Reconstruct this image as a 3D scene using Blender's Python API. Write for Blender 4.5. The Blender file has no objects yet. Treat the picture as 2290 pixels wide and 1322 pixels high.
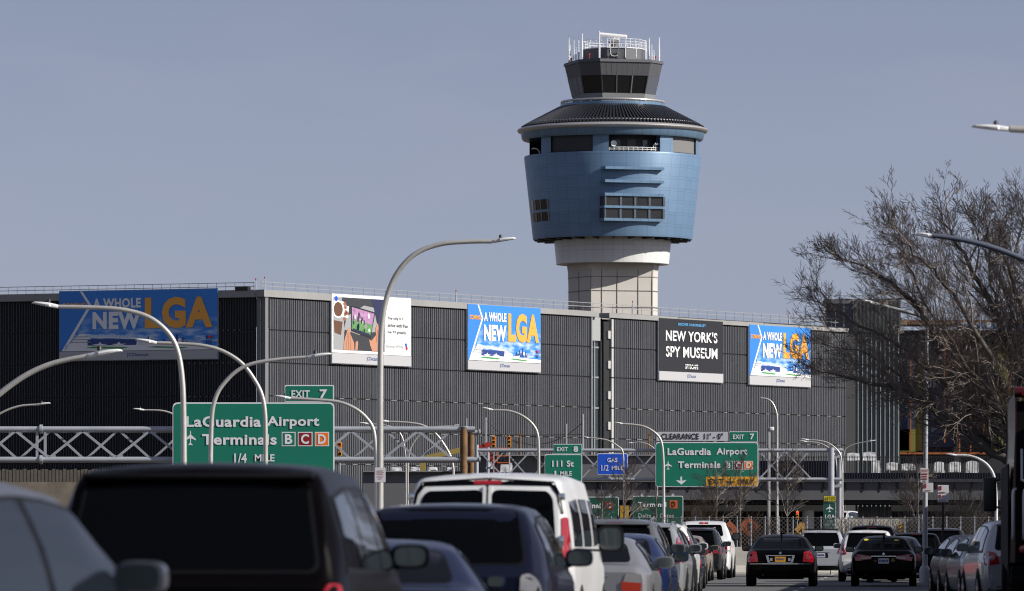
import bpy, bmesh, math, random
import numpy as np
from mathutils import Vector, Matrix
from mathutils.bvhtree import BVHTree

# ------------------------------------------------------------------ frame
F = 200.0 / 36.0 * 2290.0      # focal length in photograph pixels
CX, HY, EYE = 1145.0, 1209.0, 1.32
SC = bpy.context.scene
COL = SC.collection
R = math.radians

def P(px, py, Y):
    return Vector(((px - CX) / F * Y, Y, EYE + (HY - py) / F * Y))
def X(px, Y): return (px - CX) / F * Y
def Z(py, Y): return EYE + (HY - py) / F * Y

# ------------------------------------------------------------------ materials
_mats = {}
def M(name, col, rough=.6, metal=0., var=0., scale=2., bump=0., bscale=30., spec=.5, coat=0., emit=0.):
    if name in _mats: return _mats[name]
    m = bpy.data.materials.new(name); m.use_nodes = True
    nt = m.node_tree; b = nt.nodes['Principled BSDF']
    b.inputs['Base Color'].default_value = (*col, 1)
    b.inputs['Roughness'].default_value = rough
    b.inputs['Metallic'].default_value = metal
    b.inputs['Specular IOR Level'].default_value = spec
    if coat:
        b.inputs['Coat Weight'].default_value = coat
        b.inputs['Coat Roughness'].default_value = .04
    if emit:
        b.inputs['Emission Color'].default_value = (*col, 1)
        b.inputs['Emission Strength'].default_value = emit
    if var or bump:
        tc = nt.nodes.new('ShaderNodeTexCoord')
    if var:
        n = nt.nodes.new('ShaderNodeTexNoise'); n.inputs['Scale'].default_value = scale
        n.inputs['Detail'].default_value = 6; n.inputs['Roughness'].default_value = .65
        nt.links.new(tc.outputs['Object'], n.inputs['Vector'])
        r = nt.nodes.new('ShaderNodeMapRange')
        r.inputs['From Min'].default_value = .25; r.inputs['From Max'].default_value = .75
        r.inputs['To Min'].default_value = 1 - var; r.inputs['To Max'].default_value = 1 + var
        nt.links.new(n.outputs['Fac'], r.inputs['Value'])
        mx = nt.nodes.new('ShaderNodeVectorMath'); mx.operation = 'SCALE'
        mx.inputs[0].default_value = col
        nt.links.new(r.outputs['Result'], mx.inputs['Scale'])
        nt.links.new(mx.outputs['Vector'], b.inputs['Base Color'])
    if bump:
        n2 = nt.nodes.new('ShaderNodeTexNoise'); n2.inputs['Scale'].default_value = bscale
        n2.inputs['Detail'].default_value = 4
        nt.links.new(tc.outputs['Object'], n2.inputs['Vector'])
        bp = nt.nodes.new('ShaderNodeBump'); bp.inputs['Strength'].default_value = bump
        bp.inputs['Distance'].default_value = .02
        nt.links.new(n2.outputs['Fac'], bp.inputs['Height'])
        nt.links.new(bp.outputs['Normal'], b.inputs['Normal'])
    _mats[name] = m
    return m

def paint(name, col, rough=.3, metal=0., coat=.45):
    # road grime: slightly uneven gloss
    if name in _mats: return _mats[name]
    m = M(name, col, rough, metal, var=.10, scale=1.3, coat=coat, spec=.25 if coat > .2 else .06)
    nt = m.node_tree; b = nt.nodes['Principled BSDF']
    n = nt.nodes.new('ShaderNodeTexNoise'); n.inputs['Scale'].default_value = 3
    n.inputs['Detail'].default_value = 5
    tc = [x for x in nt.nodes if x.type == 'TEX_COORD'][0]
    nt.links.new(tc.outputs['Object'], n.inputs['Vector'])
    r = nt.nodes.new('ShaderNodeMapRange')
    r.inputs['To Min'].default_value = .01; r.inputs['To Max'].default_value = .07
    nt.links.new(n.outputs['Fac'], r.inputs['Value'])
    nt.links.new(r.outputs['Result'], b.inputs['Coat Roughness'])
    return m

def panelled(name, col, nang, dz, z0, rough=.35, line=.45, metal=0., zw=.03, aw=.03, two=0.):
    """cylinder cladding: panel joints by angle and by height (object space)"""
    m = M(name, col, rough, metal)
    nt = m.node_tree; b = nt.nodes['Principled BSDF']
    tc = nt.nodes.new('ShaderNodeTexCoord'); sp = nt.nodes.new('ShaderNodeSeparateXYZ')
    nt.links.new(tc.outputs['Object'], sp.inputs[0])
    def math_(op, a, bb=None, c=None):
        n = nt.nodes.new('ShaderNodeMath'); n.operation = op
        for i, v in enumerate((a, bb, c)):
            if v is None: continue
            if hasattr(v, 'is_linked'): nt.links.new(v, n.inputs[i])
            else: n.inputs[i].default_value = v
        return n.outputs[0]
    ang = math_('ARCTAN2', sp.outputs[0], sp.outputs[1])
    fa = math_('FRACT', math_('MULTIPLY', ang, nang / (2 * math.pi)))
    la = math_('LESS_THAN', fa, aw)
    fz = math_('FRACT', math_('DIVIDE', math_('SUBTRACT', sp.outputs[2], z0), dz))
    lz = math_('LESS_THAN', fz, zw)
    l = math_('MAXIMUM', la, lz)
    if two:
        fz2 = math_('FRACT', math_('ADD', fz, two)); l = math_('MAXIMUM', l, math_('LESS_THAN', fz2, zw))
    # each panel a shade of its own
    ca = math_('FLOOR', math_('MULTIPLY', ang, nang / (2 * math.pi)))
    cz = math_('FLOOR', math_('DIVIDE', math_('SUBTRACT', sp.outputs[2], z0), dz))
    cmb = nt.nodes.new('ShaderNodeCombineXYZ'); nt.links.new(ca, cmb.inputs[0]); nt.links.new(cz, cmb.inputs[1])
    wn = nt.nodes.new('ShaderNodeTexWhiteNoise'); wn.noise_dimensions = '3D'
    nt.links.new(cmb.outputs[0], wn.inputs['Vector'])
    sc = math_('MULTIPLY_ADD', wn.outputs['Value'], .12, .94)
    sc = math_('MULTIPLY', sc, math_('SUBTRACT', 1., math_('MULTIPLY', l, line)))
    mx = nt.nodes.new('ShaderNodeVectorMath'); mx.operation = 'SCALE'; mx.inputs[0].default_value = col
    nt.links.new(sc, mx.inputs['Scale']); nt.links.new(mx.outputs['Vector'], b.inputs['Base Color'])
    return m

# ------------------------------------------------------------------ text as meshes
_text = {}
def prepare_text(items):
    tmp = []
    for s, bold in items:
        c = bpy.data.curves.new('t', 'FONT'); c.body = s; c.offset = bold; c.resolution_u = 3
        c.fill_mode = 'FRONT'; c.space_character = 1.0 + bold * 2.2
        o = bpy.data.objects.new('t', c); COL.objects.link(o); tmp.append((s, bold, o, c))
    bpy.context.view_layer.update()
    dg = bpy.context.evaluated_depsgraph_get()
    for s, bold, o, c in tmp:
        me = bpy.data.meshes.new_from_object(o.evaluated_get(dg))
        vs = [(v.co.x, v.co.y) for v in me.vertices]; fs = [tuple(p.vertices) for p in me.polygons]
        x0 = min(v[0] for v in vs); x1 = max(v[0] for v in vs)
        y0 = min(v[1] for v in vs); y1 = max(v[1] for v in vs)
        _text[(s, bold)] = ([((x - x0) / (x1 - x0), (y - y0) / (y1 - y0)) for x, y in vs], fs)
        bpy.data.meshes.remove(me)
    for s, bold, o, c in tmp:
        bpy.data.objects.remove(o); bpy.data.curves.remove(c)

# ------------------------------------------------------------------ mesh builder
def catmull(pts, n=6):
    pts = [Vector(p) for p in pts]; out = []
    for i in range(len(pts) - 1):
        p0 = pts[max(i - 1, 0)]; p1 = pts[i]; p2 = pts[i + 1]; p3 = pts[min(i + 2, len(pts) - 1)]
        for k in range(n):
            t = k / n
            out.append(.5 * ((2 * p1) + (p2 - p0) * t + (2 * p0 - 5 * p1 + 4 * p2 - p3) * t * t + (3 * p1 - p0 - 3 * p2 + p3) * t ** 3))
    out.append(pts[-1]); return out

def rpoly(pts, r, n=4):
    """round the corners of a polygon"""
    out = []; N = len(pts)
    for i in range(N):
        p = Vector(pts[i]); a = Vector(pts[i - 1]); b = Vector(pts[(i + 1) % N])
        da = (a - p); db = (b - p)
        k = min(r, da.length * .45, db.length * .45)
        q0 = p + da.normalized() * k; q1 = p + db.normalized() * k
        for j in range(n + 1):
            t = j / n
            out.append(tuple(q0 * (1 - t) ** 2 + p * 2 * t * (1 - t) + q1 * t * t))
    return out

def rect(x0, z0, x1, z1, r=0, n=4):
    p = [(x0, z0), (x1, z0), (x1, z1), (x0, z1)]
    return rpoly(p, r, n) if r else p

def ell(cx, cz, rx, rz, n=20, a=0):
    ca, sa = math.cos(a), math.sin(a)
    return [(cx + rx * math.cos(t) * ca - rz * math.sin(t) * sa, cz + rx * math.cos(t) * sa + rz * math.sin(t) * ca)
            for t in (2 * math.pi * i / n for i in range(n))]

class MB:
    def __init__(s, mat=None):
        s.v = []; s.f = []; s.m = []; s.mats = []; s.cur = 0; s.ch = []
        if mat: s.use(mat)
    def use(s, mat):
        if mat not in s.mats: s.mats.append(mat)
        s.cur = s.mats.index(mat); return s
    def add(s, vs, fs):
        o = len(s.v); s.ch.append((o, len(s.f), s.cur)); s.v.extend(tuple(v) for v in vs)
        s.f.extend(tuple(o + i for i in f) for f in fs); s.m.extend([s.cur] * len(fs)); return s
    def box(s, x0, x1, y0, y1, z0, z1):
        return s.add([(x0,y0,z0),(x1,y0,z0),(x1,y1,z0),(x0,y1,z0),(x0,y0,z1),(x1,y0,z1),(x1,y1,z1),(x0,y1,z1)],
                     [(0,3,2,1),(4,5,6,7),(0,1,5,4),(1,2,6,5),(2,3,7,6),(3,0,4,7)])
    def bbox(s, x0, x1, y0, y1, z0, z1, b=.02):
        """box with chamfered vertical and horizontal edges"""
        bm = bmesh.new()
        q = [bm.verts.new(p) for p in [(x0,y0,z0),(x1,y0,z0),(x1,y1,z0),(x0,y1,z0),(x0,y0,z1),(x1,y0,z1),(x1,y1,z1),(x0,y1,z1)]]
        for f in [(0,3,2,1),(4,5,6,7),(0,1,5,4),(1,2,6,5),(2,3,7,6),(3,0,4,7)]: bm.faces.new([q[i] for i in f])
        bmesh.ops.bevel(bm, geom=list(bm.edges), offset=b, segments=2, affect='EDGES', profile=.5)
        bm.verts.index_update()
        s.add([v.co.copy() for v in bm.verts], [[v.index for v in f.verts] for f in bm.faces]); bm.free(); return s
    def beam(s, a, b, w, h=None, up=Vector((0,0,1))):
        a = Vector(a); b = Vector(b); h = h or w
        d = (b - a).normalized()
        if abs(d.dot(up)) > .98: up = Vector((0,1,0))
        sx = d.cross(up).normalized() * w / 2; sz = sx.cross(d).normalized() * h / 2
        vs = [a-sx-sz,a+sx-sz,a+sx+sz,a-sx+sz,b-sx-sz,b+sx-sz,b+sx+sz,b-sx+sz]
        return s.add(vs, [(0,1,2,3),(7,6,5,4),(0,4,5,1),(1,5,6,2),(2,6,7,3),(3,7,4,0)])
    def tube(s, pts, r, n=8, cap=True):
        pts = [Vector(p) for p in pts]
        N = len(pts); rs = r if isinstance(r, (list, tuple)) else [r] * N
        d0 = (pts[1] - pts[0]).normalized()
        ref = Vector((0,1,0)) if abs(d0.y) < .9 else Vector((1,0,0))
        u = d0.cross(ref).normalized(); vs = []
        for i, p in enumerate(pts):
            d = (pts[min(i+1,N-1)] - pts[max(i-1,0)]).normalized()
            u = (u - d * u.dot(d)).normalized(); w = d.cross(u)
            for k in range(n):
                a = 2*math.pi*k/n; vs.append(p + (u*math.cos(a) + w*math.sin(a)) * rs[i])
        fs = []
        for i in range(N-1):
            for k in range(n):
                k2 = (k+1) % n; fs.append((i*n+k, i*n+k2, (i+1)*n+k2, (i+1)*n+k))
        if cap:
            fs.append(tuple(range(n-1,-1,-1))); fs.append(tuple((N-1)*n+k for k in range(n)))
        return s.add(vs, fs)
    def lathe(s, prof, n=64, a0=0., a1=2*math.pi, closed=None, axis='z', c=(0,0,0)):
        """angle 0 looks at the camera (-y), grows to the right"""
        full = abs(a1 - a0 - 2*math.pi) < 1e-6
        m = n if full else n + 1
        vs = []
        for i in range(m):
            a = a0 + (a1 - a0) * i / n
            for r, z in prof:
                if axis == 'z': vs.append((c[0] + r*math.sin(a), c[1] - r*math.cos(a), c[2] + z))
                else: vs.append((c[0] + z, c[1] + r*math.sin(a), c[2] + r*math.cos(a)))
        k = len(prof); fs = []
        for i in range(n):
            j = (i+1) % m
            for q in range(k-1 if not closed else k):
                q2 = (q+1) % k; fs.append((i*k+q, j*k+q, j*k+q2, i*k+q2))
        return s.add(vs, fs)
    def poly(s, pts, y=0., t=0.):
        """flat figure in the xz plane facing -y; t = thickness behind it"""
        n = len(pts)
        if not t: return s.add([(x,y,z) for x,z in pts], [tuple(range(n))])
        vs = [(x,y,z) for x,z in pts] + [(x,y+t,z) for x,z in pts]
        fs = [tuple(range(n)), tuple(range(2*n-1,n-1,-1))] + [(i,i+n,(i+1)%n+n,(i+1)%n) for i in range(n)]
        return s.add(vs, fs)
    def text(s, st, bold, x0, z0, x1, z1, y=0.):
        vs, fs = _text[(st, bold)]
        return s.add([(x0+(x1-x0)*a, y, z0+(z1-z0)*b) for a,b in vs], fs)
    def build_each(s, name, parent=None, smooth=None, per=1):
        """every added piece becomes an object of its own"""
        out = []; ch = s.ch[::per] + [(len(s.v), len(s.f), 0)]
        for (v0,f0,m0),(v1,f1,_) in zip(ch, ch[1:]):
            q = MB(); q.mats = s.mats; q.v = s.v[v0:v1]; q.f = [tuple(i-v0 for i in f) for f in s.f[f0:f1]]; q.m = s.m[f0:f1]
            us = sorted(set(q.m)); q.mats = [s.mats[i] for i in us]; q.m = [us.index(i) for i in q.m]
            out.append(q.build(name, parent, smooth))
        return out
    def build(s, name, parent=None, smooth=None, recalc=True, loc=None):
        me = bpy.data.meshes.new(name); me.from_pydata(s.v, [], s.f)
        for m in s.mats: me.materials.append(m)
        if len(s.mats) > 1: me.polygons.foreach_set('material_index', s.m)
        if recalc and len(s.f) < 60000:
            bm = bmesh.new(); bm.from_mesh(me); bmesh.ops.recalc_face_normals(bm, faces=bm.faces); bm.to_mesh(me); bm.free()
        if smooth is not None:
            me.polygons.foreach_set('use_smooth', [True]*len(me.polygons))
            me.set_sharp_from_angle(angle=R(smooth))
        me.update()
        o = bpy.data.objects.new(name, me); COL.objects.link(o)
        if parent: o.parent = parent
        if loc: o.location = loc
        return o

def tag(o, label=None, cat=None, group=None, kind=None):
    if label: o['label'] = label
    if cat: o['category'] = cat
    if group: o['group'] = group
    if kind: o['kind'] = kind
    return o
def thing(name, label, cat, loc=(0,0,0), rz=0., group=None):
    o = bpy.data.objects.new(name, None); COL.objects.link(o); o.empty_display_size = .3
    o.location = loc; o.rotation_euler = (0,0,rz)
    return tag(o, label, cat, group)

# ------------------------------------------------------------------ camera, sun, sky
cam = bpy.data.cameras.new('camera'); co = bpy.data.objects.new('camera', cam); COL.objects.link(co)
co.location = (0,0,EYE); co.rotation_euler = (R(90),0,0)
cam.lens = 200; cam.sensor_width = 36; cam.shift_y = (HY - 661.) / 2290.
cam.clip_start = .5; cam.clip_end = 20000
cam.dof.use_dof = True; cam.dof.focus_distance = 230; cam.dof.aperture_fstop = 4.8; cam.dof.aperture_blades = 9
SC.camera = co
SAZ, SEL = R(72), R(30)     # sun: 72 degrees to the right of "behind the camera", 30 high
S = Vector((math.sin(SAZ)*math.cos(SEL), -math.cos(SAZ)*math.cos(SEL), math.sin(SEL)))
sl = bpy.data.lights.new('sun', 'SUN'); sl.energy = 5.0; sl.angle = R(.53); sl.color = (1,.955,.88)
so = bpy.data.objects.new('sun', sl); COL.objects.link(so); so.rotation_euler = S.to_track_quat('Z','Y').to_euler()
so.location = S * 200

w = bpy.data.worlds.new('World'); SC.world = w; w.use_nodes = True
nt = w.node_tree; bg = nt.nodes['Background']
tc = nt.nodes.new('ShaderNodeTexCoord')
sky = nt.nodes.new('ShaderNodeTexSky'); sky.sky_type = 'NISHITA'; sky.sun_disc = False
sky.sun_elevation = SEL; sky.sun_rotation = math.atan2(S.x, S.y); sky.air_density = 1.; sky.dust_density = 1.; sky.ozone_density = 2.0
vm = nt.nodes.new('ShaderNodeVectorMath'); vm.operation = 'MULTIPLY_ADD'; vm.inputs[1].default_value = (1,1,3.4); vm.inputs[2].default_value = (0,0,.03)
nm = nt.nodes.new('ShaderNodeVectorMath'); nm.operation = 'NORMALIZE'
nt.links.new(tc.outputs['Generated'], vm.inputs[0]); nt.links.new(vm.outputs[0], nm.inputs[0]); nt.links.new(nm.outputs[0], sky.inputs['Vector'])
hs = nt.nodes.new('ShaderNodeHueSaturation'); hs.inputs['Saturation'].default_value = .44
nt.links.new(sky.outputs[0], hs.inputs['Color'])
tint = nt.nodes.new('ShaderNodeMix'); tint.data_type = 'RGBA'; tint.blend_type = 'MULTIPLY'; tint.inputs['Factor'].default_value = 1
tint.inputs['B'].default_value = (.93,.965,1.135,1)
nt.links.new(hs.outputs[0], tint.inputs['A'])
# thin high cloud: long soft streaks
mp = nt.nodes.new('ShaderNodeMapping'); mp.inputs['Scale'].default_value = (9,9,34); mp.inputs['Location'].default_value = (3.1,.4,1.7)
cn = nt.nodes.new('ShaderNodeTexNoise'); cn.inputs['Scale'].default_value = 1.5; cn.inputs['Detail'].default_value = 7; cn.inputs['Roughness'].default_value = .55
nt.links.new(tc.outputs['Generated'], mp.inputs[0]); nt.links.new(mp.outputs[0], cn.inputs['Vector'])
cr = nt.nodes.new('ShaderNodeMapRange'); cr.inputs['From Min'].default_value = .45; cr.inputs['From Max'].default_value = .8
cr.inputs['To Min'].default_value = 0; cr.inputs['To Max'].default_value = .20
nt.links.new(cn.outputs['Fac'], cr.inputs['Value'])
cm = nt.nodes.new('ShaderNodeMix'); cm.data_type = 'RGBA'
cm.inputs['B'].default_value = (4.3,4.0,4.8,1)
nt.links.new(cr.outputs[0], cm.inputs['Factor']); nt.links.new(tint.outputs['Result'], cm.inputs['A'])
# pale horizon haze
sx = nt.nodes.new('ShaderNodeSeparateXYZ'); nt.links.new(tc.outputs['Generated'], sx.inputs[0])
hz_ = nt.nodes.new('ShaderNodeMapRange'); hz_.inputs['From Min'].default_value = .10; hz_.inputs['From Max'].default_value = .0; hz_.inputs['To Max'].default_value = .85
nt.links.new(sx.outputs[2], hz_.inputs['Value'])
hm = nt.nodes.new('ShaderNodeMix'); hm.data_type = 'RGBA'; hm.inputs['B'].default_value = (2.72,2.90,3.42,1)
nt.links.new(hz_.outputs[0], hm.inputs['Factor']); nt.links.new(cm.outputs['Result'], hm.inputs['A']); nt.links.new(hm.outputs['Result'], bg.inputs['Color']); bg.inputs['Strength'].default_value = .089
SC.view_settings.view_transform = 'Standard'; SC.view_settings.look = 'None'; SC.view_settings.exposure = .28; SC.view_settings.gamma = 1
SC.view_settings.use_curve_mapping = False
SC.cycles.use_denoising = True; SC.cycles.filter_width = 1.1; SC.cycles.max_bounces = 6; SC.cycles.glossy_bounces = 3; SC.cycles.transmission_bounces = 3
SC.cycles.caustics_reflective = False; SC.cycles.caustics_refractive = False

# ------------------------------------------------------------------ shared materials
GALV = M('galvanised steel', (.42,.44,.48), .45, .35, var=.18, scale=1.2)
ALU = M('brushed aluminium pole', (.54,.52,.48), .40, .5, var=.16, scale=1.6, bump=.05, bscale=9.)
HEAD = M('white lamp head', (.68,.68,.68), .4)
BLACK = M('black plastic', (.012,.012,.013), .5)
RUST = M('rusty brown steel', (.16,.085,.035), .8, 0, var=.55, scale=1.6)
CONC = M('pale concrete', (.46,.43,.38), .85, var=.18, scale=.9, bump=.3)
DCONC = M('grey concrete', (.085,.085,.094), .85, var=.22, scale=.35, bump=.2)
WHITE = M('white reflective sheeting', (.72,.72,.74), .5)
GREEN = M('green sign sheeting', (.003,.165,.105), .45, var=.07, scale=.7)
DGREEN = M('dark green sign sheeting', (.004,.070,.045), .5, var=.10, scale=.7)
BLUE = M('blue sign sheeting', (.008,.08,.56), .45)
MAROON = M('maroon square', (.25,.006,.012), .5)
ORANGE = M('orange square', (.86,.18,.02), .5)
AMBER = M('amber sign sheeting', (.82,.40,.01), .5)
SIGNBK = M('black sign ink', (.01,.01,.01), .6)
YOL = M('yellow green plate', (.50,.44,.02), .5)

TX = [('LaGuardia Airport',.028),('LaGuardia',.028),('Airport',.028),('Terminals',.028),('B',.035),('C',.035),('D',.035),('1/4',.02),('MILE',.02),
 ('EXIT',.02),('7',.035),('8',.035),('111 St',.03),('1',.02),('GAS',.02),('1/2',.01),('CLEARANCE  11\' - 0"',.03),('ONLY',.015),
 ('Terminal',.028),('Delta D Gates',.02),('C Gates',.02),('ALT TO',.02),('LGA',.05),('LGA',.02),('USE',.015),('EXIT 9E',.015),
 ('COMING:',.03),('A WHOLE',.045),('NEW',.05),('THE PORT AUTHORITY',.01),('I',.03),('NY',.03),('JCDecaux',.01),
 ('The only U.S.',.012),('airline with free',.012),('live TV globally.',.012),('American Airlines',.012),
 ('DISCOVER YOUR INNER SPY',.02),("NEW YORK'S",.02),('SPY MUSEUM',.02),('SPYSCAPE',.03),('T682983C',.03),('6',.04),('CASH',.02)]
prepare_text(TX)
# ------------------------------------------------------------------ control tower
TY = 700.; TM = TY / F
TX0, TC = X(1370, TY), Vector((X(1370, TY), TY, 0))
def tz(py): return Z(py, TY)
def tr(px): return px * TM
tower = thing('control_tower', 'tall blue and white airport control tower rising behind the dark garage', 'control tower', TC)
BLUEP = panelled('blue cladding panels', (.125,.21,.325), 44, tr(26.2), tz(535), rough=.45, line=.32, metal=.15, zw=.03, aw=.035, two=.22)
BLUEB = panelled('pale blue band panels', (.15,.245,.36), 60, 50, -3, rough=.3, line=.4, metal=.3, zw=.0, aw=.05)
WHITP = panelled('white cladding panels', (.66,.66,.65), 36, tr(38), tz(592), rough=.4, line=.3, zw=.02, aw=.03, two=.28)
PEDM = M('pale concrete shaft', (.54,.51,.47), .8, var=.06, scale=.25)
SEAM = M('dark joint', (.11,.108,.105), .8)
ROOFM = M('dark ribbed roof metal', (.035,.037,.045), .4, .4)
RIMM = M('silver roof rim', (.55,.53,.52), .35, .6)
CABM = M('charcoal cab cladding', (.085,.085,.095), .55, var=.05)
CABP = M('grey cab sill cladding', (.23,.23,.235), .6)
GLASS = M('dark window glass', (.006,.007,.009), .04, spec=.6)
DKIN = M('dark gallery interior', (.05,.052,.06), .8)
LOUV = M('dark louvre panel', (.05,.052,.06), .6)
LOUVL = M('grey louvre panel', (.17,.165,.165), .7)
WPIPE = M('white mast', (.78,.78,.78), .4)
RED = M('red obstruction light', (.5,.01,.015), .4)
# shaft: flat faced, faceted like the cab
def ring_pts(angs, r, z): return [(r*math.sin(R(a)), -r*math.cos(R(a)), z) for a in angs]
def prism(mb, angs, levels):
    n = len(angs); vs = []
    for r, z in levels: vs += ring_pts(angs, r, z)
    fs = [(i*n+k, i*n+(k+1)%n, (i+1)*n+(k+1)%n, (i+1)*n+k) for i in range(len(levels)-1) for k in range(n)]
    fs += [tuple(range(n-1,-1,-1)), tuple((len(levels)-1)*n+k for k in range(n))]
    mb.add(vs, fs)
PA = [-102,-31,62,84,150,205]
mb = MB(PEDM); prism(mb, PA, [(tr(101),0.),(tr(101),tz(640)),(tr(102),tz(610)),(tr(105),tz(588))])
mb.build('shaft', tower)
mb = MB(SEAM)
for py in (622, 653, 690, 727, 764):
    for i in range(len(PA)):
        a, b = ring_pts(PA, tr(102.2), tz(py))[i], ring_pts(PA, tr(102.2), tz(py))[(i+1)%len(PA)]
        mb.beam(a, b, .045, .06)
va, vb_ = Vector(ring_pts(PA, tr(102), 0)[1]), Vector(ring_pts(PA, tr(102), 0)[2])
for t in (.02, .19, .43, .76, .98):
    p = va.lerp(vb_, t); mb.beam((p.x,p.y,0), (p.x,p.y,tz(600)), .05, .07)
va, vb_ = Vector(ring_pts(PA, tr(102), 0)[0]), Vector(ring_pts(PA, tr(102), 0)[1])
for t in (.5,):
    p = va.lerp(vb_, t); mb.beam((p.x,p.y,0), (p.x,p.y,tz(600)), .045, .07)
mb.build_each('shaft_joint', tower)
mb = MB(WHITP); mb.lathe([(tr(60),tz(592)),(tr(126),tz(592)),(tr(126),tz(590)),(tr(132),tz(530)),(tr(60),tz(530))], 96); mb.build('white_collar', tower, 40)
mb = MB(BLUEP); mb.lathe([(tr(168),tz(537)),(tr(178),tz(537)),(tr(178.6),tz(533)),(tr(198),tz(354)),(tr(197),tz(351)),(tr(180),tz(351))], 128); mb.build('drum', tower, 40)
mb = MB(ROOFM); mb.lathe([(tr(120),tz(534)),(tr(177),tz(536))], 96)
for k in range(24):
    a = 2*math.pi*k/24; mb.beam((tr(132)*math.sin(a),-tr(132)*math.cos(a),tz(538)), (tr(174)*math.sin(a),-tr(174)*math.cos(a),tz(538)), .25, .3)
mb.build('soffit', tower, 40)
# gallery storey
def ang(px, r): return math.asin(max(-1, min(1, (px-1370.)/r)))
mb = MB(DKIN); mb.lathe([(tr(160),tz(353)),(tr(160),tz(300))], 64); mb.lathe([(tr(160),tz(349)),(tr(190),tz(349))], 64); mb.lathe([(tr(160),tz(311)),(tr(196),tz(311))], 64); mb.build('gallery_wall', tower, 40)
def patch(mb, x0, x1, r, y0, y1, th=.25, n=10):
    a0, a1 = ang(x0, r), ang(x1, r)
    mb.lathe([(tr(r)-th,tz(y1)),(tr(r),tz(y1)),(tr(r),tz(y0)),(tr(r)-th,tz(y0))], n, a0, a1, closed=True)
col = MB(BLUEP)
for x0, x1 in ((1210,1231),(1323,1358),(1472,1501),(1555,1561)): patch(col, x0, x1, 193, 308, 354, .9)
col.lathe([(tr(190),tz(354)),(tr(190),tz(308))], 40, R(100), R(258))
col.build_each('gallery_column', tower, 30)
lv = MB(LOUV); patch(lv, 1231, 1323, 188, 308, 353)
for k in range(22): patch(lv, 1231.5, 1322.5, 189, 310+k*2, 310.7+k*2, .1, 8)
lv.build('louvre_panel', tower, 30)
lv = MB(LOUVL); patch(lv, 1501, 1555, 188, 308, 353); lv.build('louvre_panel', tower, 30)
op = MB(M('greenish inner glazing', (.06,.10,.11), .1))
for x0, x1 in ((1366,1384),(1434,1452)): patch(op, x0, x1, 162, 324, 352, .1, 3)
op.use(M('grey gallery door', (.09,.09,.10), .6)); patch(op, 1400, 1418, 162, 322, 352, .1, 3)
op.build_each('gallery_door', tower)
rl = MB(WPIPE)
for py in (342, 346.5):
    rl.tube([(tr(186)*math.sin(a), -tr(186)*math.cos(a), tz(py)) for a in np.linspace(ang(1359,186), ang(1471,186), 14)], .05, 4)
for a in np.linspace(ang(1359,186), ang(1471,186), 12):
    rl.tube([(tr(186)*math.sin(a), -tr(186)*math.cos(a), tz(352)), (tr(186)*math.sin(a), -tr(186)*math.cos(a), tz(342))], .04, 4)
rl.build('gallery_railing', tower)
da = ang(1369, 184); dp = Vector((tr(184)*math.sin(da), -tr(184)*math.cos(da), tz(334)))
dsh = MB(WPIPE); dsh.lathe([(.02,-.05),(.2,-.04),(.36,.06),(.38,.1)], 20, axis='z'); 
o = dsh.build('dish_antenna', tower, 40); o.location = dp; o.rotation_euler = (R(75),0,R(15))
sp = MB(WPIPE)
for px, s in ((1457,1),(1462,0)):
    a = ang(px, 184); b = Vector((tr(184)*math.sin(a), -tr(184)*math.cos(a), 0))
    sp.tube([(b.x,b.y,tz(352)),(b.x,b.y,tz(338)),(b.x+.12,b.y,tz(334)),(b.x+.3,b.y-.05,tz(333))], [.06,.06,.06,.14], 6)
a = ang(1200, 186); b = Vector((tr(186)*math.sin(a), -tr(186)*math.cos(a), 0))
sp.tube([(b.x+.35,b.y,tz(352)),(b.x+.33,b.y,tz(344)),(b.x,b.y,tz(338)),(b.x-.4,b.y,tz(337)),(b.x-.6,b.y,tz(339))], .07, 6)
sp.build_each('gallery_light', tower)
mb = MB(BLUEB); mb.lathe([(tr(160),tz(312)),(tr(200),tz(315)),(tr(203),tz(312)),(tr(206),tz(297))], 128); mb.build('eaves_band', tower, 40)
mb = MB(RIMM); mb.lathe([(tr(204),tz(299)),(tr(211),tz(297)),(tr(213.5),tz(293)),(tr(212),tz(290)),(tr(204),tz(287))], 128); mb.build('roof_rim', tower, 50)
mb = MB(ROOFM); mb.lathe([(tr(205),tz(288)),(tr(190),tz(280)),(tr(119),tz(243)),(tr(100),tz(243))], 128)
for k in range(150):
    a = 2*math.pi*k/150; pts = []
    for r_, y_ in ((203,286.5),(190,278.7),(120,242.3)): pts.append((tr(r_)*math.sin(a), -tr(r_)*math.cos(a), tz(y_)))
    for q in range(2): mb.beam(pts[q], pts[q+1], .17, .32)
mb.build('cone_roof', tower, 30)
mb = MB(RIMM)
for k in range(150):
    a = 2*math.pi*k/150; mb.beam((tr(194)*math.sin(a)-.05,-tr(194)*math.cos(a),tz(279)),(tr(194)*math.sin(a+.03),-tr(194)*math.cos(a+.03),tz(279)), .06, .12)
mb.build('snow_guard', tower)
mb = MB(ROOFM); mb.lathe([(tr(121),tz(249)),(tr(118),tz(243)),(tr(112),tz(242))], 96); mb.build('roof_curb', tower, 40)
mb = MB(BLUEB); mb.lathe([(tr(100),tz(244)),(tr(117),tz(244)),(tr(117),tz(234)),(tr(100),tz(234))], 96); mb.build('walkway_band', tower, 40)
mb = MB(RIMM)
mb.tube([(tr(114)*math.sin(a), -tr(114)*math.cos(a), tz(229.5)) for a in np.linspace(0,2*math.pi,73)], .16, 8)
for k in range(28):
    a = 2*math.pi*k/28; mb.tube([(tr(114)*math.sin(a), -tr(114)*math.cos(a), tz(235)),(tr(114)*math.sin(a), -tr(114)*math.cos(a), tz(229.5))], .09, 5)
mb.build('walkway_rail', tower, 50)
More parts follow.
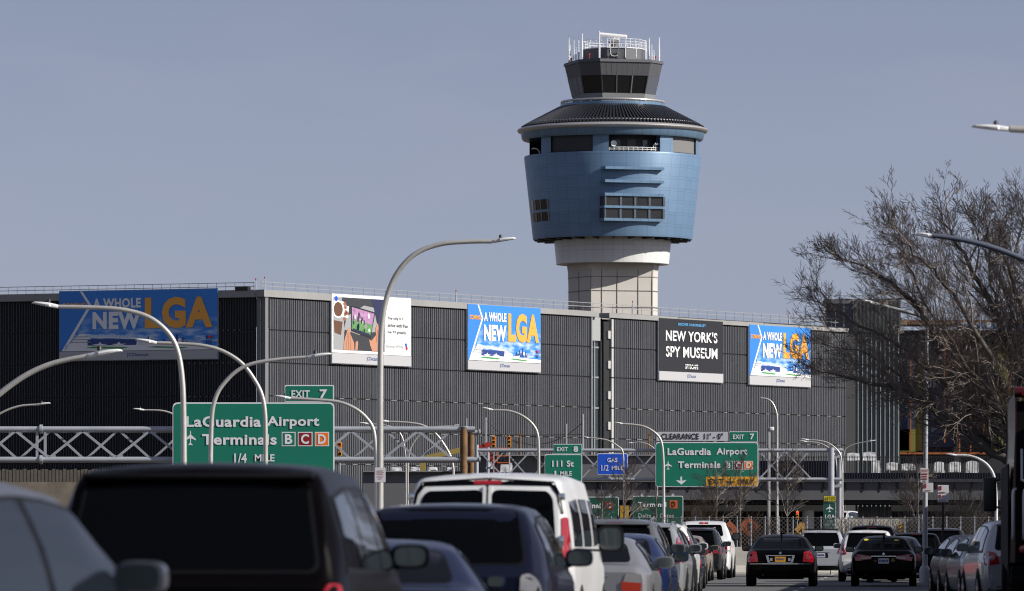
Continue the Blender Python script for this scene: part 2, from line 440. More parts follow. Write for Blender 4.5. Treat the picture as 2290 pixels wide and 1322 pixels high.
# cab
CA = [-44,-16,46,74,136,164,226,254]
CO = Vector((tr(2),0,0))
def cabr(py): return tr(91 + (228-py)*(111.-91.)/(228.-147.)) * 1.02
mb = MB(CABP); prism(mb, CA, [(cabr(240),tz(240)),(cabr(214.6),tz(214.6))]); mb.build('cab_sill', tower, loc=CO)
mb = MB(GLASS); prism(mb, CA, [(cabr(214.6)-.12,tz(214.6)),(cabr(175.5)-.12,tz(175.5))]); mb.build('cab_glazing', tower, loc=CO)
mb = MB(M('blue grey cab panel', (.085,.095,.115), .45)); 
i0, i1 = 6, 7
def facet(mb, i, y0, y1, s0, s1, off=0.):
    n = len(CA); A0 = Vector(ring_pts(CA, cabr(y0)+off, tz(y0))[i]); B0 = Vector(ring_pts(CA, cabr(y0)+off, tz(y0))[(i+1)%n])
    A1 = Vector(ring_pts(CA, cabr(y1)+off, tz(y1))[i]); B1 = Vector(ring_pts(CA, cabr(y1)+off, tz(y1))[(i+1)%n])
    nn = (B0-A0).cross(A1-A0).normalized() * .15
    q = [A0.lerp(B0,s0), A0.lerp(B0,s1), A1.lerp(B1,s1), A1.lerp(B1,s0)]
    mb.add(q + [p - nn for p in q], [(0,1,2,3),(7,6,5,4),(0,4,5,1),(1,5,6,2),(2,6,7,3),(3,7,4,0)])
for s0, s1 in ((.02,.32),(.35,.62),(.66,.98)): facet(mb, 7, 214, 176, s0, s1, .02)
facet(mb, 2, 214.4, 175.7, .0, 1., .02)
for o_ in mb.build_each('cab_blind_panel', tower): o_.location = CO
mb = MB(CABM); prism(mb, CA, [(cabr(175.5),tz(175.5)),(cabr(147),tz(147)),(cabr(147)+.15,tz(146.5)),(cabr(140),tz(140)),(tr(40),tz(139))]); mb.build('cab_parapet', tower, loc=CO)
mb = MB(M('cab mullion', (.16,.165,.18), .4, .3))
for i in range(8):
    n_ = 3 if i % 2 else 1
    for k in range(n_ + 1):
        t = k / n_
        q = []
        for py in (214.6, 175.5):
            A, B = Vector(ring_pts(CA, cabr(py)-.06, tz(py))[i]), Vector(ring_pts(CA, cabr(py)-.06, tz(py))[(i+1)%8])
            q.append(A.lerp(B, t))
        mb.beam(q[0], q[1], .14, .14)
for o_ in mb.build_each('cab_mullion', tower): o_.location = CO
mb = MB(SEAM)
for i in range(8):
    n_ = 9 if i % 2 else 3
    for k in range(1, n_):
        q = []
        for py in (175, 148):
            A, B = Vector(ring_pts(CA, cabr(py)-.02, tz(py))[i]), Vector(ring_pts(CA, cabr(py)-.02, tz(py))[(i+1)%8]); q.append(A.lerp(B, k/n_))
        mb.beam(q[0], q[1], .05, .06)
mb.build('cab_parapet_joint', tower, loc=CO)
# roof hut, railing, masts, radar
HUTM = M('dark roof hut cladding', (.11,.115,.13), .6, var=.08)
HA = [-50,-14,20,52,90,130,166,200,232,270]
mb = MB(HUTM); prism(mb, HA, [(tr(71),tz(140)),(tr(71),tz(113))])
mb.use(WHITE); prism(mb, HA, [(tr(72.5),tz(113)),(tr(72.5),tz(111))])
mb.use(LOUVL); mb.box(tr(-20),tr(-12),-tr(72),-tr(70),tz(132),tz(123)); mb.box(tr(2),tr(14),-tr(73),-tr(70),tz(136),tz(122))
mb.build('roof_hut', tower, loc=(tr(4),0,0))
mb = MB(WPIPE)
for py in (92, 98, 104):
    q = ring_pts(HA, tr(71), tz(py)); mb.tube(q + [q[0]], .032, 4)
for i in range(len(HA)):
    a, b = Vector(ring_pts(HA, tr(71), 0)[i]), Vector(ring_pts(HA, tr(71), 0)[(i+1)%len(HA)])
    for t in (0, .33, .66):
        p = a.lerp(b, t); mb.tube([(p.x,p.y,tz(112)),(p.x,p.y,tz(92))], .032, 4)
mb.build('roof_railing', tower, loc=(tr(4),0,0))
masts = [(1272,86,139,.14,-20),(1275,98,139,.1,20),(1283,93,136,.1,-40),(1288,105,136,.1,10),(1294,90,137,.13,0),(1301,80,137,.15,-55),(1339,77,135,.16,-88),
         (1443,92,138,.14,-30),(1452,84,138,.13,10),(1457,101,138,.1,-20),(1462,112,138,.1,-10),(1474,84,139,.15,0),(1397,98,134,.08,-80),(1421,98,134,.08,-75)]
for px, y0, y1, r_, dy in masts:
    o = MB(WPIPE); x = (px-1370)*TM; yy = dy*TM
    r_ *= .72
    o.tube([(x,yy,tz(y1+2)),(x,yy,tz((y0+y1)/2)),(x,yy,tz((y0+y1)/2-1)),(x,yy,tz(y0))], [r_,r_,r_*.7,r_*.6], 6)
    if y0 < 95 and px != 1339: o.tube([(x,yy,tz(y0)),(x,yy,tz(y0-11))], .015, 3)
    o.build('mast', tower, 50)
mb = MB(WPIPE)
a = (1364-1370)*TM; y = -75*TM
mb.tube([(a,y,tz(95)),(a,y,tz(126)),(a+.15,y,tz(131)),(a+.5,y,tz(132)),(a+.85,y,tz(131)),(a+1.0,y,tz(126)),(a+1.0,y,tz(105))], .045, 6)
mb.build('access_ladder_hoop', tower, 50)
mb = MB(RED)
for px, py, dy in ((1317,129,-70),(1278,133,0),(1279,137,20),(1466,131,-20)):
    mb.lathe([(.01,.2),(.10,.18),(.11,0),(.01,-.02)], 8, c=((px-1370)*TM, dy*TM, tz(py)))
    mb.tube([((px-1370)*TM, dy*TM, tz(140)),((px-1370)*TM, dy*TM, tz(py))], .05, 4)
mb.build_each('obstruction_light', tower, 50, 2)
mb = MB(M('radar pedestal', (.10,.10,.11), .5)); x = (1374-1370)*TM
mb.lathe([(.5,tz(112)),(.45,tz(100)),(.7,tz(97)),(.75,tz(93)),(.4,tz(90))], 16, c=(x,0,0)); mb.use(WPIPE); mb.bbox(x-.6,x+.6,-.5,.5,tz(91),tz(86),.15); mb.lathe([(.2,tz(86)),(.2,tz(82))],10,c=(x,0,0))
mb.build('radar_pedestal', tower, 40)
mb = MB(WPIPE); p0, p1 = P(1340,77,TY)-TC, P(1402,83,TY)-TC; d = (p1-p0)
c0 = [p0 + d*t for t in (0,.02,.98,1)]; mb.tube(c0, [.15,.26,.26,.15], 10); mb.build('radar_scanner', tower, 40)
# windows of the drum
wb = MB(BLUEB); wa = 21.; wc = Vector((math.sin(R(13.)), -math.cos(R(13.)), 0)); wn = Vector((math.sin(R(wa)), -math.cos(R(wa)), 0)); wt_ = Vector((math.cos(R(wa)), math.sin(R(wa)), 0))
def bayrow(mb, y0, y1, half, front, depth=1.6):
    zc0, zc1 = tz(y1), tz(y0)
    c = wc * front
    A = c - wt_*half; B = c + wt_*half; back = -wn*depth
    q = [Vector((A.x,A.y,zc0)),Vector((B.x,B.y,zc0)),Vector((B.x,B.y,zc1)),Vector((A.x,A.y,zc1))]
    mb.add(q + [v + back for v in q], [(0,1,2,3),(7,6,5,4),(0,4,5,1),(1,5,6,2),(2,6,7,3),(3,7,4,0)])
HB = tr(70)
def fr(py): return tr(178 + (535-py)*20./181.) + .30
for y0, y1 in ((386,392),(415,421),(444,450.5),(471.5,477),(499,505)): bayrow(wb, y0, y1, HB, fr(y0)+.22)
wb.build_each('sunshade_ledge', tower)
for y0, y1 in ((450.5,471.5),(477,499)):
    gb = MB(M('slatted window', (.018,.018,.022), .4)); bayrow(gb, y0, y1, HB*.985, fr(y0)-.02)
    for k in range(9): bayrow(gb, y0+1+k*2.3, y0+1.8+k*2.3, HB*.98, fr(y0)+.03, .2)
    wdw = gb.build('window', tower)
    fb = MB(M('window pier', (.07,.09,.12), .5, .2))
    for k in range(5):
        t = -1 + .03 + k*.49
        for q in ((t, t+.07),) if k else ((-.985,-.94),):
            c = wc*(fr(y0)+.12); a = c + wt_*HB*q[0]; b = c + wt_*HB*q[1]; bk = -wn*.5
            v = [Vector((a.x,a.y,tz(y1))),Vector((b.x,b.y,tz(y1))),Vector((b.x,b.y,tz(y0))),Vector((a.x,a.y,tz(y0)))]
            fb.add(v + [p_+bk for p_ in v], [(0,1,2,3),(7,6,5,4),(0,4,5,1),(1,5,6,2),(2,6,7,3),(3,7,4,0)])
    fb.build_each('mullion', wdw)
for y0, y1 in ((452,474),(480,500)):
    gb = MB(GLASS); r0 = 178 + (535-(y0+y1)/2)*20./181. + .8
    a0, a1 = R(-79), R(-52)
    gb.lathe([(tr(r0)-.3,tz(y1)),(tr(r0-1.1),tz(y1)),(tr(r0+1.2),tz(y0)),(tr(r0)-.3,tz(y0))], 8, a0, a1, closed=True)
    wdw = gb.build('window', tower)
    fb = MB(CABP)
    for q in (-79,-69.5,-68,-60.5,-52): fb.lathe([(tr(r0)-.2,tz(y1)),(tr(r0-.4),tz(y1)),(tr(r0+1.9),tz(y0)),(tr(r0)-.2,tz(y0))], 1, R(q), R(q+1.2), closed=True)
    fb.build_each('mullion', wdw)

# ------------------------------------------------------------------ garage
C0 = Vector((X(590,400),400,0)); C1 = Vector((X(1890,468),468,0)); C2 = Vector((X(-70,409),409,0))
gd = (C1-C0).normalized(); GT = Z(648,400)
gar = thing('parking_garage', 'long dark garage clad in vertical ribs with advertising boards', 'parking garage', C0)
def ug(px):
    k = (px-CX)/F; return (k*C0.y - C0.x) / (gd.x - k*gd.y)
gl = (C0-C2).normalized(); GL = (C0-C2).length
def ul(px):    # distance along the left wall, measured from C2
    k = (px-CX)/F; return (k*C2.y - C2.x) / (gl.x - k*gl.y)
RIB = M('dark ribbed cladding', (.074,.077,.087), .6, .1, var=.16, scale=.5)
GBACK = M('dark cladding gap', (.012,.012,.014), .8)
FASC = M('grey concrete fascia', (.27,.265,.26), .8, var=.12, scale=.4)
seams = [GT-.55, 16.15, 13.85, 11.5, 9.15, 6.8, 4.4, 2.0, .1]
rng = random.Random(5)
def ribwall(root, name, origin, d, u0, u1, pitch=.27, fins=False):
    """vertical ribs as real folds; n = outward"""
    n = Vector((d.y,-d.x,0)); lo = origin - C0
    mb = MB(RIB); us = []; u = u0
    while u < u1: us.append(u); u += pitch * rng.choice((.8,1,1,1,1.15))
    us.append(u1)
    for s in range(len(seams)-1):
        zt, zb = seams[s]-.05, seams[s+1]+.05
        prof = []
        for i in range(len(us)-1):
            a, b = us[i], us[i+1]; w_ = b-a
            prof += [(a,.0),(a+w_*.02,.07),(a+w_*.18,.07),(a+w_*.20,.0)] if fins else [(a,.0),(a+w_*.12,.075),(a+w_*.56,.075),(a+w_*.68,.0)]
        prof.append((us[-1],0))
        vs = [lo + d*a + n*o + Vector((0,0,z)) for z in (zb,zt) for a,o in prof]
        k = len(prof); mb.add(vs, [(i,i+1,k+i+1,k+i) for i in range(k-1) if not (fins and i % 4 == 3)])
    bk = MB(GBACK); a, b = lo+d*u0-n*.03, lo+d*u1-n*.03
    bk.add([a,b,b+Vector((0,0,GT-.1)),a+Vector((0,0,GT-.1))], [(0,1,2,3)]); mb.use(M('pale seam bracket', (.22,.22,.22), .6)); br = mb
    for s in range(1 if fins else 3, len(seams)-2):
        u = u0 + (GL*.75 if fins else .4)
        while u < u1-1.2:
            p = lo + d*u + n*.1 + Vector((0,0,seams[s])); q = lo + d*(u+(.16 if fins else .62)*rng.uniform(.7,1.2)) + n*.1 + Vector((0,0,seams[s]))
            br.beam(p, q, .045, .04); u += .44 if fins else 1.62
    o = mb.build(name, root, recalc=False); bk.build('wall_backing', o)
    return o
uA, uB, uE = ug(1318), ug(1366), ug(1890)
ribwall(gar, 'wall', C0, gd, .6, uA); ribwall(gar, 'wall', C0, gd, uB, uE)
lw = ribwall(gar, 'wall', C2, gl, 0, GL-.6, .21, True)  # shaded wall: sparse fins bare the black backing, putting its shade into the colour
gn = Vector((gd.y,-gd.x,0)); ln = Vector((gl.y,-gl.x,0))
def slab(mb, o, d, u0, u1, n0, n1, z0, z1):
    n = Vector((d.y,-d.x,0)); b = o - C0
    q = [b+d*u0+n*n1, b+d*u1+n*n1, b+d*u1+n*n0, b+d*u0+n*n0]
    mb.add([p+Vector((0,0,z0)) for p in q]+[p+Vector((0,0,z1)) for p in q], [(0,3,2,1),(4,5,6,7),(0,1,5,4),(1,2,6,5),(2,3,7,6),(3,0,4,7)])
mb = MB(FASC)
for a, b in ((-.3,14),(14.08,28),(28.08,uA+1.0),(uB-.6,55),(55.08,68),(68.08,uE+.2)): slab(mb, C0, gd, a, b, -.8, .25, GT-.5, GT-.003*abs(a))
slab(mb, C2, gl, 0, GL-.6, -.8, .25, GT-.52, GT)
mb.build('parapet', gar)
mb = MB(M('pale corner strip', (.16,.16,.165), .6)); slab(mb, C0, gd, -.05, .32, -.3, .16, 0, GT-.5); slab(mb, C2, gl, GL-.5, GL-.2, -.3, .12, 0, GT-.55); mb.build('corner_strip', gar)
mb = MB(M('flat roof', (.2,.2,.2), .9))
rf = [C2-C0-ln*.5, Vector((0,0,0))-gn*.4, C1-C0-gn*.4, C1-C0-gn*40, C2-C0-ln*60]
mb.add([p+Vector((0,0,GT-.6)) for p in rf], [tuple(range(5))]); mb.build('roof', gar)
# stair slot
mb = MB(M('stair tower glass', (.045,.055,.058), .12, spec=.6, var=.3, scale=.5)); slab(mb, C0, gd, uA+.15, uB-1.25, -.5, -.35, 0, GT-2.2); mb.build('stair_glazing', gar)
mb = MB(M('stair mullion', (.30,.32,.33), .4, .3))
for u in (uA+.12, uA+1.0, uA+2.0): slab(mb, C0, gd, u, u+.10, -.35, -.2, 0, GT-2.2)
slab(mb, C0, gd, uA+.0, uA+.14, -1.9, .2, 0, GT-.5)
for z in seams[1:-1]: slab(mb, C0, gd, uA+.3, uB-1.25, -.35, -.3, z-.06, z+.06)
mb.build_each('stair_mullion', gar)
mb = MB(M('stair head panel', (.30,.31,.31), .7)); slab(mb, C0, gd, uA+.1, uB-1.3, -2.1, -.12, GT-2.3, GT-.505); mb.build('stair_head', gar)
mb = MB(GBACK); slab(mb, C0, gd, uB-1.0, uB-.2, -3, -.02, 0, GT-.8); mb.build('stair_side_wall', gar)
mb = MB(M('pale pier strip', (.42,.42,.41), .6))
for s in range(len(seams)-1):
    slab(mb, C0, gd, uB-.55, uB-.2, -.2, .12, seams[s+1]+.7, seams[s+1]+1.3)
    slab(mb, C0, gd, uB-.14, uB+.14, -.2, .17, seams[s+1]+.05, seams[s]-.05)
mb.build_each('pier_strip', gar)
mb = MB(GBACK); slab(mb, C0, gd, uE-.1, uE+1.6, -30, .05, 0, GT-.5); mb.build('end_wall', gar)
mb = MB(M('roof railing steel', (.27,.275,.29), .6, .2))
def rail(o, d, u0, u1, step, h=.95, inset=-.6):
    n = Vector((d.y,-d.x,0)); b = o - C0 + n*inset
    for z in (h, h*.52): mb.beam(b+d*u0+Vector((0,0,GT+z)), b+d*u1+Vector((0,0,GT+z)), .045)
    u = u0
    while u <= u1: mb.beam(b+d*u+Vector((0,0,GT-.1)), b+d*u+Vector((0,0,GT+h)), .03); u += step
rail(C2, gl, 0, GL-1, .72, .55); rail(C0, gd, .5, uE, 1.4, .6)
mb.build('roof_railing', gar)
mb = MB(BLACK); slab(mb, C2, gl, ul(530), ul(558), -.2, .3, GT-.05, GT+.22); mb.build('roof_box', gar)
for nm, o_, d_, px, h in (('a',C2,gl,572,.7),('b',C0,gd,592,.8),('b',C0,gd,1020,.75),('b',C0,gd,1415,.8),('b',C0,gd,1765,.7)):
    u = (ul if d_ is gl else ug)(px); b = o_-C0+d_*u; rm = MB(GALV)
    rm.tube([b+Vector((0,0,GT-.1)), b+Vector((0,0,GT+.5)), b+Vector((0,0,GT+h))], [.07,.05,.03], 5); rm.use(RED); rm.tube([b+Vector((0,0,GT+h)), b+Vector((0,0,GT+h+.12))], .05, 5)
    rm.build('roof_mast', gar)

# ------------------------------------------------------------------ advertising boards
ADBLUE = M('printed sky blue', (.032,.20,.62), .5)
def skyprint():
    m = M('printed cloudy sky', (.05,.30,.74), .5); nt = m.node_tree; b = nt.nodes['Principled BSDF']
    tc = nt.nodes.new('ShaderNodeTexCoord'); sp = nt.nodes.new('ShaderNodeSeparateXYZ'); nt.links.new(tc.outputs['Generated'], sp.inputs[0])
    n = nt.nodes.new('ShaderNodeTexNoise'); n.inputs['Scale'].default_value = 5; n.inputs['Detail'].default_value = 6
    mp = nt.nodes.new('ShaderNodeMapping'); mp.inputs['Scale'].default_value = (1.6,1,2.2); nt.links.new(tc.outputs['Generated'], mp.inputs[0]); nt.links.new(mp.outputs[0], n.inputs['Vector'])
    band = nt.nodes.new('ShaderNodeMapRange'); band.inputs['From Min'].default_value = .62; band.inputs['From Max'].default_value = .22
    nt.links.new(sp.outputs[2], band.inputs['Value'])
    th = nt.nodes.new('ShaderNodeMapRange'); th.inputs['From Min'].default_value = .45; th.inputs['From Max'].default_value = .68
    nt.links.new(n.outputs['Fac'], th.inputs['Value'])
    ml = nt.nodes.new('ShaderNodeMath'); ml.operation = 'MULTIPLY'; nt.links.new(band.outputs[0], ml.inputs[0]); nt.links.new(th.outputs[0], ml.inputs[1])
    mx = nt.nodes.new('ShaderNodeMix'); mx.data_type = 'RGBA'; mx.inputs['A'].default_value = (.032,.22,.66,1); mx.inputs['B'].default_value = (.62,.74,.86,1)
    nt.links.new(ml.outputs[0], mx.inputs['Factor']); nt.links.new(mx.outputs['Result'], b.inputs['Base Color']); return m
SKYP = skyprint()
PW = M('printed white', (.80,.80,.80), .5); PO = M('printed orange', (.85,.38,.05), .5); PN = M('printed navy', (.02,.05,.22), .5)
PGN = M('printed green', (.05,.28,.06), .5); PLB = M('printed pale blue', (.45,.58,.75), .5); PGR = M('printed grey', (.30,.30,.31), .6); PR = M('printed red', (.6,.02,.03), .5)
PK = M('printed black', (.012,.012,.016), .5); PSK = M('printed skin', (.48,.23,.14), .5); PSK2 = M('printed skin shade', (.28,.11,.06), .5); PBR = M('printed brown', (.12,.05,.025), .5)
PMG = M('printed mauve', (.38,.20,.36), .5, var=.5, scale=3); PTG = M('printed turf', (.10,.26,.08), .5, var=.3, scale=3); PDG = M('printed dark grey', (.035,.035,.042), .5); PIN = M('printed indigo', (.016,.02,.07), .5)
PCB = M('printed cyan', (.10,.36,.66), .5)
STRIP = M('board base strip', (.42,.42,.43), .6); FRAME = M('board frame', (.25,.26,.28), .5)
def board(label, o, d, u0, u1, zt, zp, zb, art):
    """zt panel top, zp panel bottom, zb strip bottom"""
    n = Vector((d.y,-d.x,0)); base = o + d*((u0+u1)/2) + n*.22
    root = thing('billboard', label, 'billboard', (base.x,base.y,zb), math.atan2(d.y,d.x), 'billboards on the garage walls')
    W_ = u1-u0; x0 = -W_/2; h0 = zp-zb; H_ = zt-zp
    fr_ = MB(FRAME); fr_.box(x0-.05,-x0+.05,-.02,.12,-.05,H_+h0+.05); fr_.build('frame', root)
    st = MB(STRIP); st.box(x0,-x0,-.09,-.021,0,h0-.04); st.use(PN); st.text('JCDecaux',.01, -W_*.07, h0*.28, W_*.07, h0*.74, -.10); st.build('base_strip', root)
    def XY(s, t): return (x0+W_*s, h0+H_*t)
    art(root, XY)
    return root
def addp(mb, XY, pts, y, mat): mb.use(mat); mb.poly([XY(*p) for p in pts], y)
def addt(mb, XY, s, b, a, y, mat):
    mb.use(mat); p, q = XY(a[0],a[1]), XY(a[2],a[3]); mb.text(s, b, p[0], p[1], q[0], q[1], y)
PLANE = [(0,1),(.06,.9),(.07,.62),(.5,.33),(.5,.24),(.07,.38),(.055,.14),(.2,.04),(.2,-.01),(0,.05)]
PLANE = PLANE + [(-x,z) for x,z in PLANE[-2:0:-1]]
HEART = [(0,-.9),(.5,-.35),(.85,.15),(.8,.55),(.45,.75),(.12,.55),(0,.35),(-.12,.55),(-.45,.75),(-.8,.55),(-.85,.15),(-.5,-.35)]
def ad_lga(root, XY):
    p = MB(SKYP); a, b = XY(0,0), XY(1,1); p.box(a[0],b[0],-.06,-.021,a[1],b[1]); p.build('panel', root)
    q = MB(ADBLUE); addp(q, XY, [(0,0),(.02,0),(.19,.76),(.13,1),(0,1)], -.075, ADBLUE)
    addp(q, XY, [(.015,0),(.035,0),(.207,.76),(.147,1),(.130,1),(.188,.76)], -.08, PW)
    addp(q, XY, [(.03,.0),(1,.0),(1,.06),(.42,.11),(.045,.10)], -.08, PW)
    addp(q, XY, [(.16,.05),(.40,.03),(.44,.055),(.22,.075)], -.09, PGN); addp(q, XY, [(.55,.05),(.78,.02),(.82,.04),(.62,.065)], -.09, PGN)
    addp(q, XY, [(.06,.10),(.20,.10),(.20,.28),(.13,.29)], -.083, PW)
    for k in range(3): addp(q, XY, [(.07+k*.01,.14+k*.045),(.2,.14+k*.045),(.2,.155+k*.045),(.075+k*.01,.155+k*.045)], -.088, PGR)
    addp(q, XY, [(.12,.27),(.50,.215),(.50,.185),(.13,.235)], -.085, PW); addp(q, XY, [(.17,.28),(.47,.235),(.46,.205),(.17,.245)], -.09, PLB)
    for k in range(12): addp(q, XY, [(.175+k*.024,.215),(.18+k*.024,.215),(.192+k*.024,.26),(.187+k*.024,.26)], -.092, PW)
    addp(q, XY, [(.18,.09),(.49,.09),(.49,.185),(.18,.20)], -.084, PN); addp(q, XY, [(.49,.08),(.62,.08),(.60,.15),(.50,.21)], -.086, PW)
    for k in range(4): addp(q, XY, [(.50,.10+k*.02),(.60-k*.01,.10+k*.02),(.60-k*.01,.107+k*.02),(.50,.107+k*.02)], -.09, PGR)
    for k, h in enumerate((.05,.09,.06,.13,.08,.17,.07,.11,.05)): addp(q, XY, [(.64+k*.02,.09),(.652+k*.02,.09),(.652+k*.02,.09+h),(.64+k*.02,.09+h)], -.082, PN)
    for cx in (.26,.38):
        addp(q, XY, [(cx-.05,.11),(cx-.01,.115),(cx,.15),(cx+.01,.115),(cx+.05,.11),(cx+.01,.09),(cx-.01,.09)], -.093, PW)
    addp(q, XY, [(.62,.09),(.70,.09),(.715,.15),(.70,.115),(.63,.11)], -.093, PW)
    addp(q, XY, ell(.765,.16,.012,.035), -.093, PW); 
    q.build('picture', root)
    q = MB(PW)
    addt(q, XY, 'COMING:', .03, (.018,.73,.178,.81), -.1, PO); addt(q, XY, 'A WHOLE', .045, (.215,.71,.52,.875), -.1, PW)
    addt(q, XY, 'NEW', .05, (.213,.36,.52,.65), -.1, PW); addt(q, XY, 'LGA', .05, (.545,.36,.972,.88), -.1, PO)
    addt(q, XY, 'THE PORT AUTHORITY', .01, (.785,.13,.915,.165), -.1, PW)
    addt(q, XY, 'I', .03, (.93,.17,.94,.235), -.1, PN); addt(q, XY, 'NY', .03, (.93,.09,.97,.155), -.1, PN)
    addp(q, XY, [(.958+.018*x,.205+.035*z) for x,z in HEART], -.1, PR)
    q.build_each('lettering', root)
def ad_air(root, XY):
    p = MB(PW); a, b = XY(0,0), XY(1,1); p.box(a[0],b[0],-.06,-.021,a[1],b[1]); p.build('panel', root)
    q = MB(PDG)
    addp(q, XY, [(.02,.05),(.66,.05),(.66,.95),(.02,.95)], -.075, PDG)
    addp(q, XY, [(.02,.05),(.14,.05),(.155,.40),(.12,.95),(.02,.95)], -.08, PGR); addp(q, XY, [(.02,.62),(.20,.60),(.21,.86),(.02,.90)], -.083, PW)
    addp(q, XY, [(.18,.62),(.40,.83),(.52,.80),(.58,.40),(.34,.32),(.15,.40)], -.082, PGR)
    addp(q, XY, [(.15,.92),(.34,.90),(.32,.80),(.18,.80)], -.084, PDG)
    addp(q, XY, [(.15,.05),(.15,.36),(.40,.26),(.64,.30),(.66,.05)], -.083, PDG)
    addp(q, XY, [(.49,.95),(.66,.95),(.66,.20),(.60,.30),(.56,.62)], -.086, PIN)
    addp(q, XY, ell(.075,.74,.068,.15), -.088, PW); addp(q, XY, ell(.075,.74,.057,.125), -.09, PBR); addp(q, XY, [(.02,.55),(.13,.53),(.11,.30),(.03,.34)], -.087, PBR)
    addp(q, XY, ell(.05,.92,.02,.045), -.092, BLUE)
    for x, z in ((.155,.84),(.165,.78),(.17,.70),(.16,.66),(.185,.68),(.155,.58)): addp(q, XY, ell(x,z,.018,.035,9), -.092, PSK2)
    addp(q, XY, [(.235,.82),(.54,.72),(.48,.27),(.235,.38)], -.094, PK); addp(q, XY, [(.245,.79),(.525,.70),(.50,.50),(.245,.60)], -.097, PMG); addp(q, XY, [(.245,.60),(.505,.50),(.475,.32),(.245,.41)], -.097, PTG)
    rg = random.Random(3)
    for k in range(26):
        x = rg.uniform(.26,.49); z = rg.uniform(.42,.70) - (x-.26)*.15; h = rg.uniform(.03,.07)
        addp(q, XY, [(x-.008,z-h),(x+.010,z-h),(x+.012,z),(x,z+h*.7),(x-.009,z)], -.10, rg.choice((PIN,PW,PIN,PK,PMG)))
    addp(q, XY, [(.26,.40),(.47,.31),(.47,.345),(.26,.43)], -.101, PIN)
    addp(q, XY, [(.14,.05),(.15,.22),(.19,.40),(.215,.44),(.225,.33),(.27,.18),(.275,.05)], -.103, PSK)
    for k in range(3): addp(q, XY, [(.165+k*.03,.05),(.172+k*.03,.05),(.195+k*.014,.34),(.19+k*.014,.35)], -.105, PSK2)
    addp(q, XY, [(.285,.06),(.29,.19),(.31,.22),(.322,.19),(.315,.06)], -.103, PSK)
    addp(q, XY, [(.50,.05),(.47,.16),(.46,.25),(.49,.23),(.545,.33),(.54,.44),(.57,.55),(.59,.40),(.62,.30),(.635,.05)], -.103, PSK)
    for k in range(2): addp(q, XY, [(.545+k*.028,.20),(.553+k*.028,.20),(.57+k*.022,.42),(.562+k*.022,.42)], -.105, PSK2)
    q.build('picture', root)
    q = MB(PK); 
    addt(q, XY, 'The only U.S.', .012, (.70,.60,.905,.665), -.1, PDG); addt(q, XY, 'airline with free', .012, (.70,.485,.955,.55), -.1, PDG); addt(q, XY, 'live TV globally.', .012, (.70,.36,.94,.425), -.1, PDG)
    addt(q, XY, 'American Airlines', .012, (.68,.125,.90,.185), -.1, PGR)
    addp(q, XY, [(.918,.215),(.938,.215),(.950,.14),(.935,.15)], -.1, BLUE); addp(q, XY, [(.935,.15),(.955,.14),(.948,.095),(.930,.105)], -.1, PR); addp(q, XY, [(.912,.17),(.93,.15),(.93,.13)], -.1, PGR)
    q.build_each('lettering', root)
def ad_spy(root, XY):
    p = MB(PK); a, b = XY(0,0), XY(1,1); p.box(a[0],b[0],-.06,-.021,a[1],b[1]); p.build('panel', root)
    q = MB(PW)
    addt(q, XY, 'DISCOVER YOUR INNER SPY', .02, (.29,.875,.72,.925), -.1, PCB); addt(q, XY, "NEW YORK'S", .02, (.10,.575,.905,.78), -.1, PW)
    addt(q, XY, 'SPY MUSEUM', .02, (.10,.27,.905,.475), -.1, PW); addt(q, XY, 'SPYSCAPE', .03, (.40,.055,.60,.145), -.1, PW)
    # stencil cuts through the letters
    for x, z, w_ in ((.225,.70,.06),(.84,.655,.10),(.11,.355,.09),(.60,.355,.09),(.70,.395,.055),(.40,.105,.2)): addp(q, XY, [(x,z),(x+w_,z),(x+w_,z+.018),(x,z+.018)], -.11, PK)
    q.build_each('lettering', root)
def gz(px, py):   # height on the right wall seen at a pixel
    Y = C0.y + gd.y*ug(px); return Z(py, Y)
def lz(px, py): return Z(py, C2.y + gl.y*ul(px))
board('wide shaded blue advertising board on the dark left wall of the garage', C2, gl, ul(137), ul(490), lz(300,650), lz(300,784), lz(300,805), ad_lga)
board('white advertising board showing hands holding a tablet beside a coffee', C0, gd, ug(735), ug(912), gz(735,657), gz(735,788), gz(735,812), ad_air)
board('blue board with orange letters between the white board and the stair slot', C0, gd, ug(1039), ug(1202), gz(1039,680), gz(1039,805), gz(1039,826), ad_lga)
board('black advertising board with white museum lettering on the garage', C0, gd, ug(1467), ug(1610), gz(1467,711), gz(1467,829), gz(1467,850), ad_spy)
board('blue board with orange letters partly behind the bare tree branches', C0, gd, ug(1669), ug(1806), gz(1669,726), gz(1669,839), gz(1669,860), ad_lga)

# ------------------------------------------------------------------ terminal buildings on the right
blk = thing('glass_terminal_block', 'dark glazed terminal block with pale vertical fins beyond the garage end', 'terminal building', (X(1930,500),500,0))
def bx(mb, px0, px1, y0, y1, py0, py1, root, Yr): mb.box(X(px0,Yr)-root.location.x, X(px1,Yr)-root.location.x, y0-root.location.y, y1-root.location.y, Z(py1,Yr) if py1 else 0, Z(py0,Yr))
mb = MB(M('terminal glass', (.055,.075,.075), .07, var=.5, scale=.35, spec=.7)); bx(mb, 1846, 2012, 500, 503, 676, None, blk, 500); mb.build('glazed_wall', blk)
mb = MB(M('navy glass bay', (.012,.022,.06), .08)); bx(mb, 1845, 1905, 499.4, 499.9, 680, 760, blk, 500); mb.build('upper_window', blk)
mb = MB(M('pale terminal fin', (.40,.43,.44), .5))
for px in range(1908, 2014, 10): bx(mb, px-.7, px+.9, 499.3, 499.95, 690, None, blk, 500)
for px in (1846,1867,1886): bx(mb, px-.5, px+.5, 499.1, 499.35, 680, 760, blk, 500)
mb.build_each('fin', blk)
mb = MB(M('grey ribbed terminal crown', (.11,.115,.12), .6)); bx(mb, 1905, 2013, 499.2, 503, 672, 745, blk, 500)
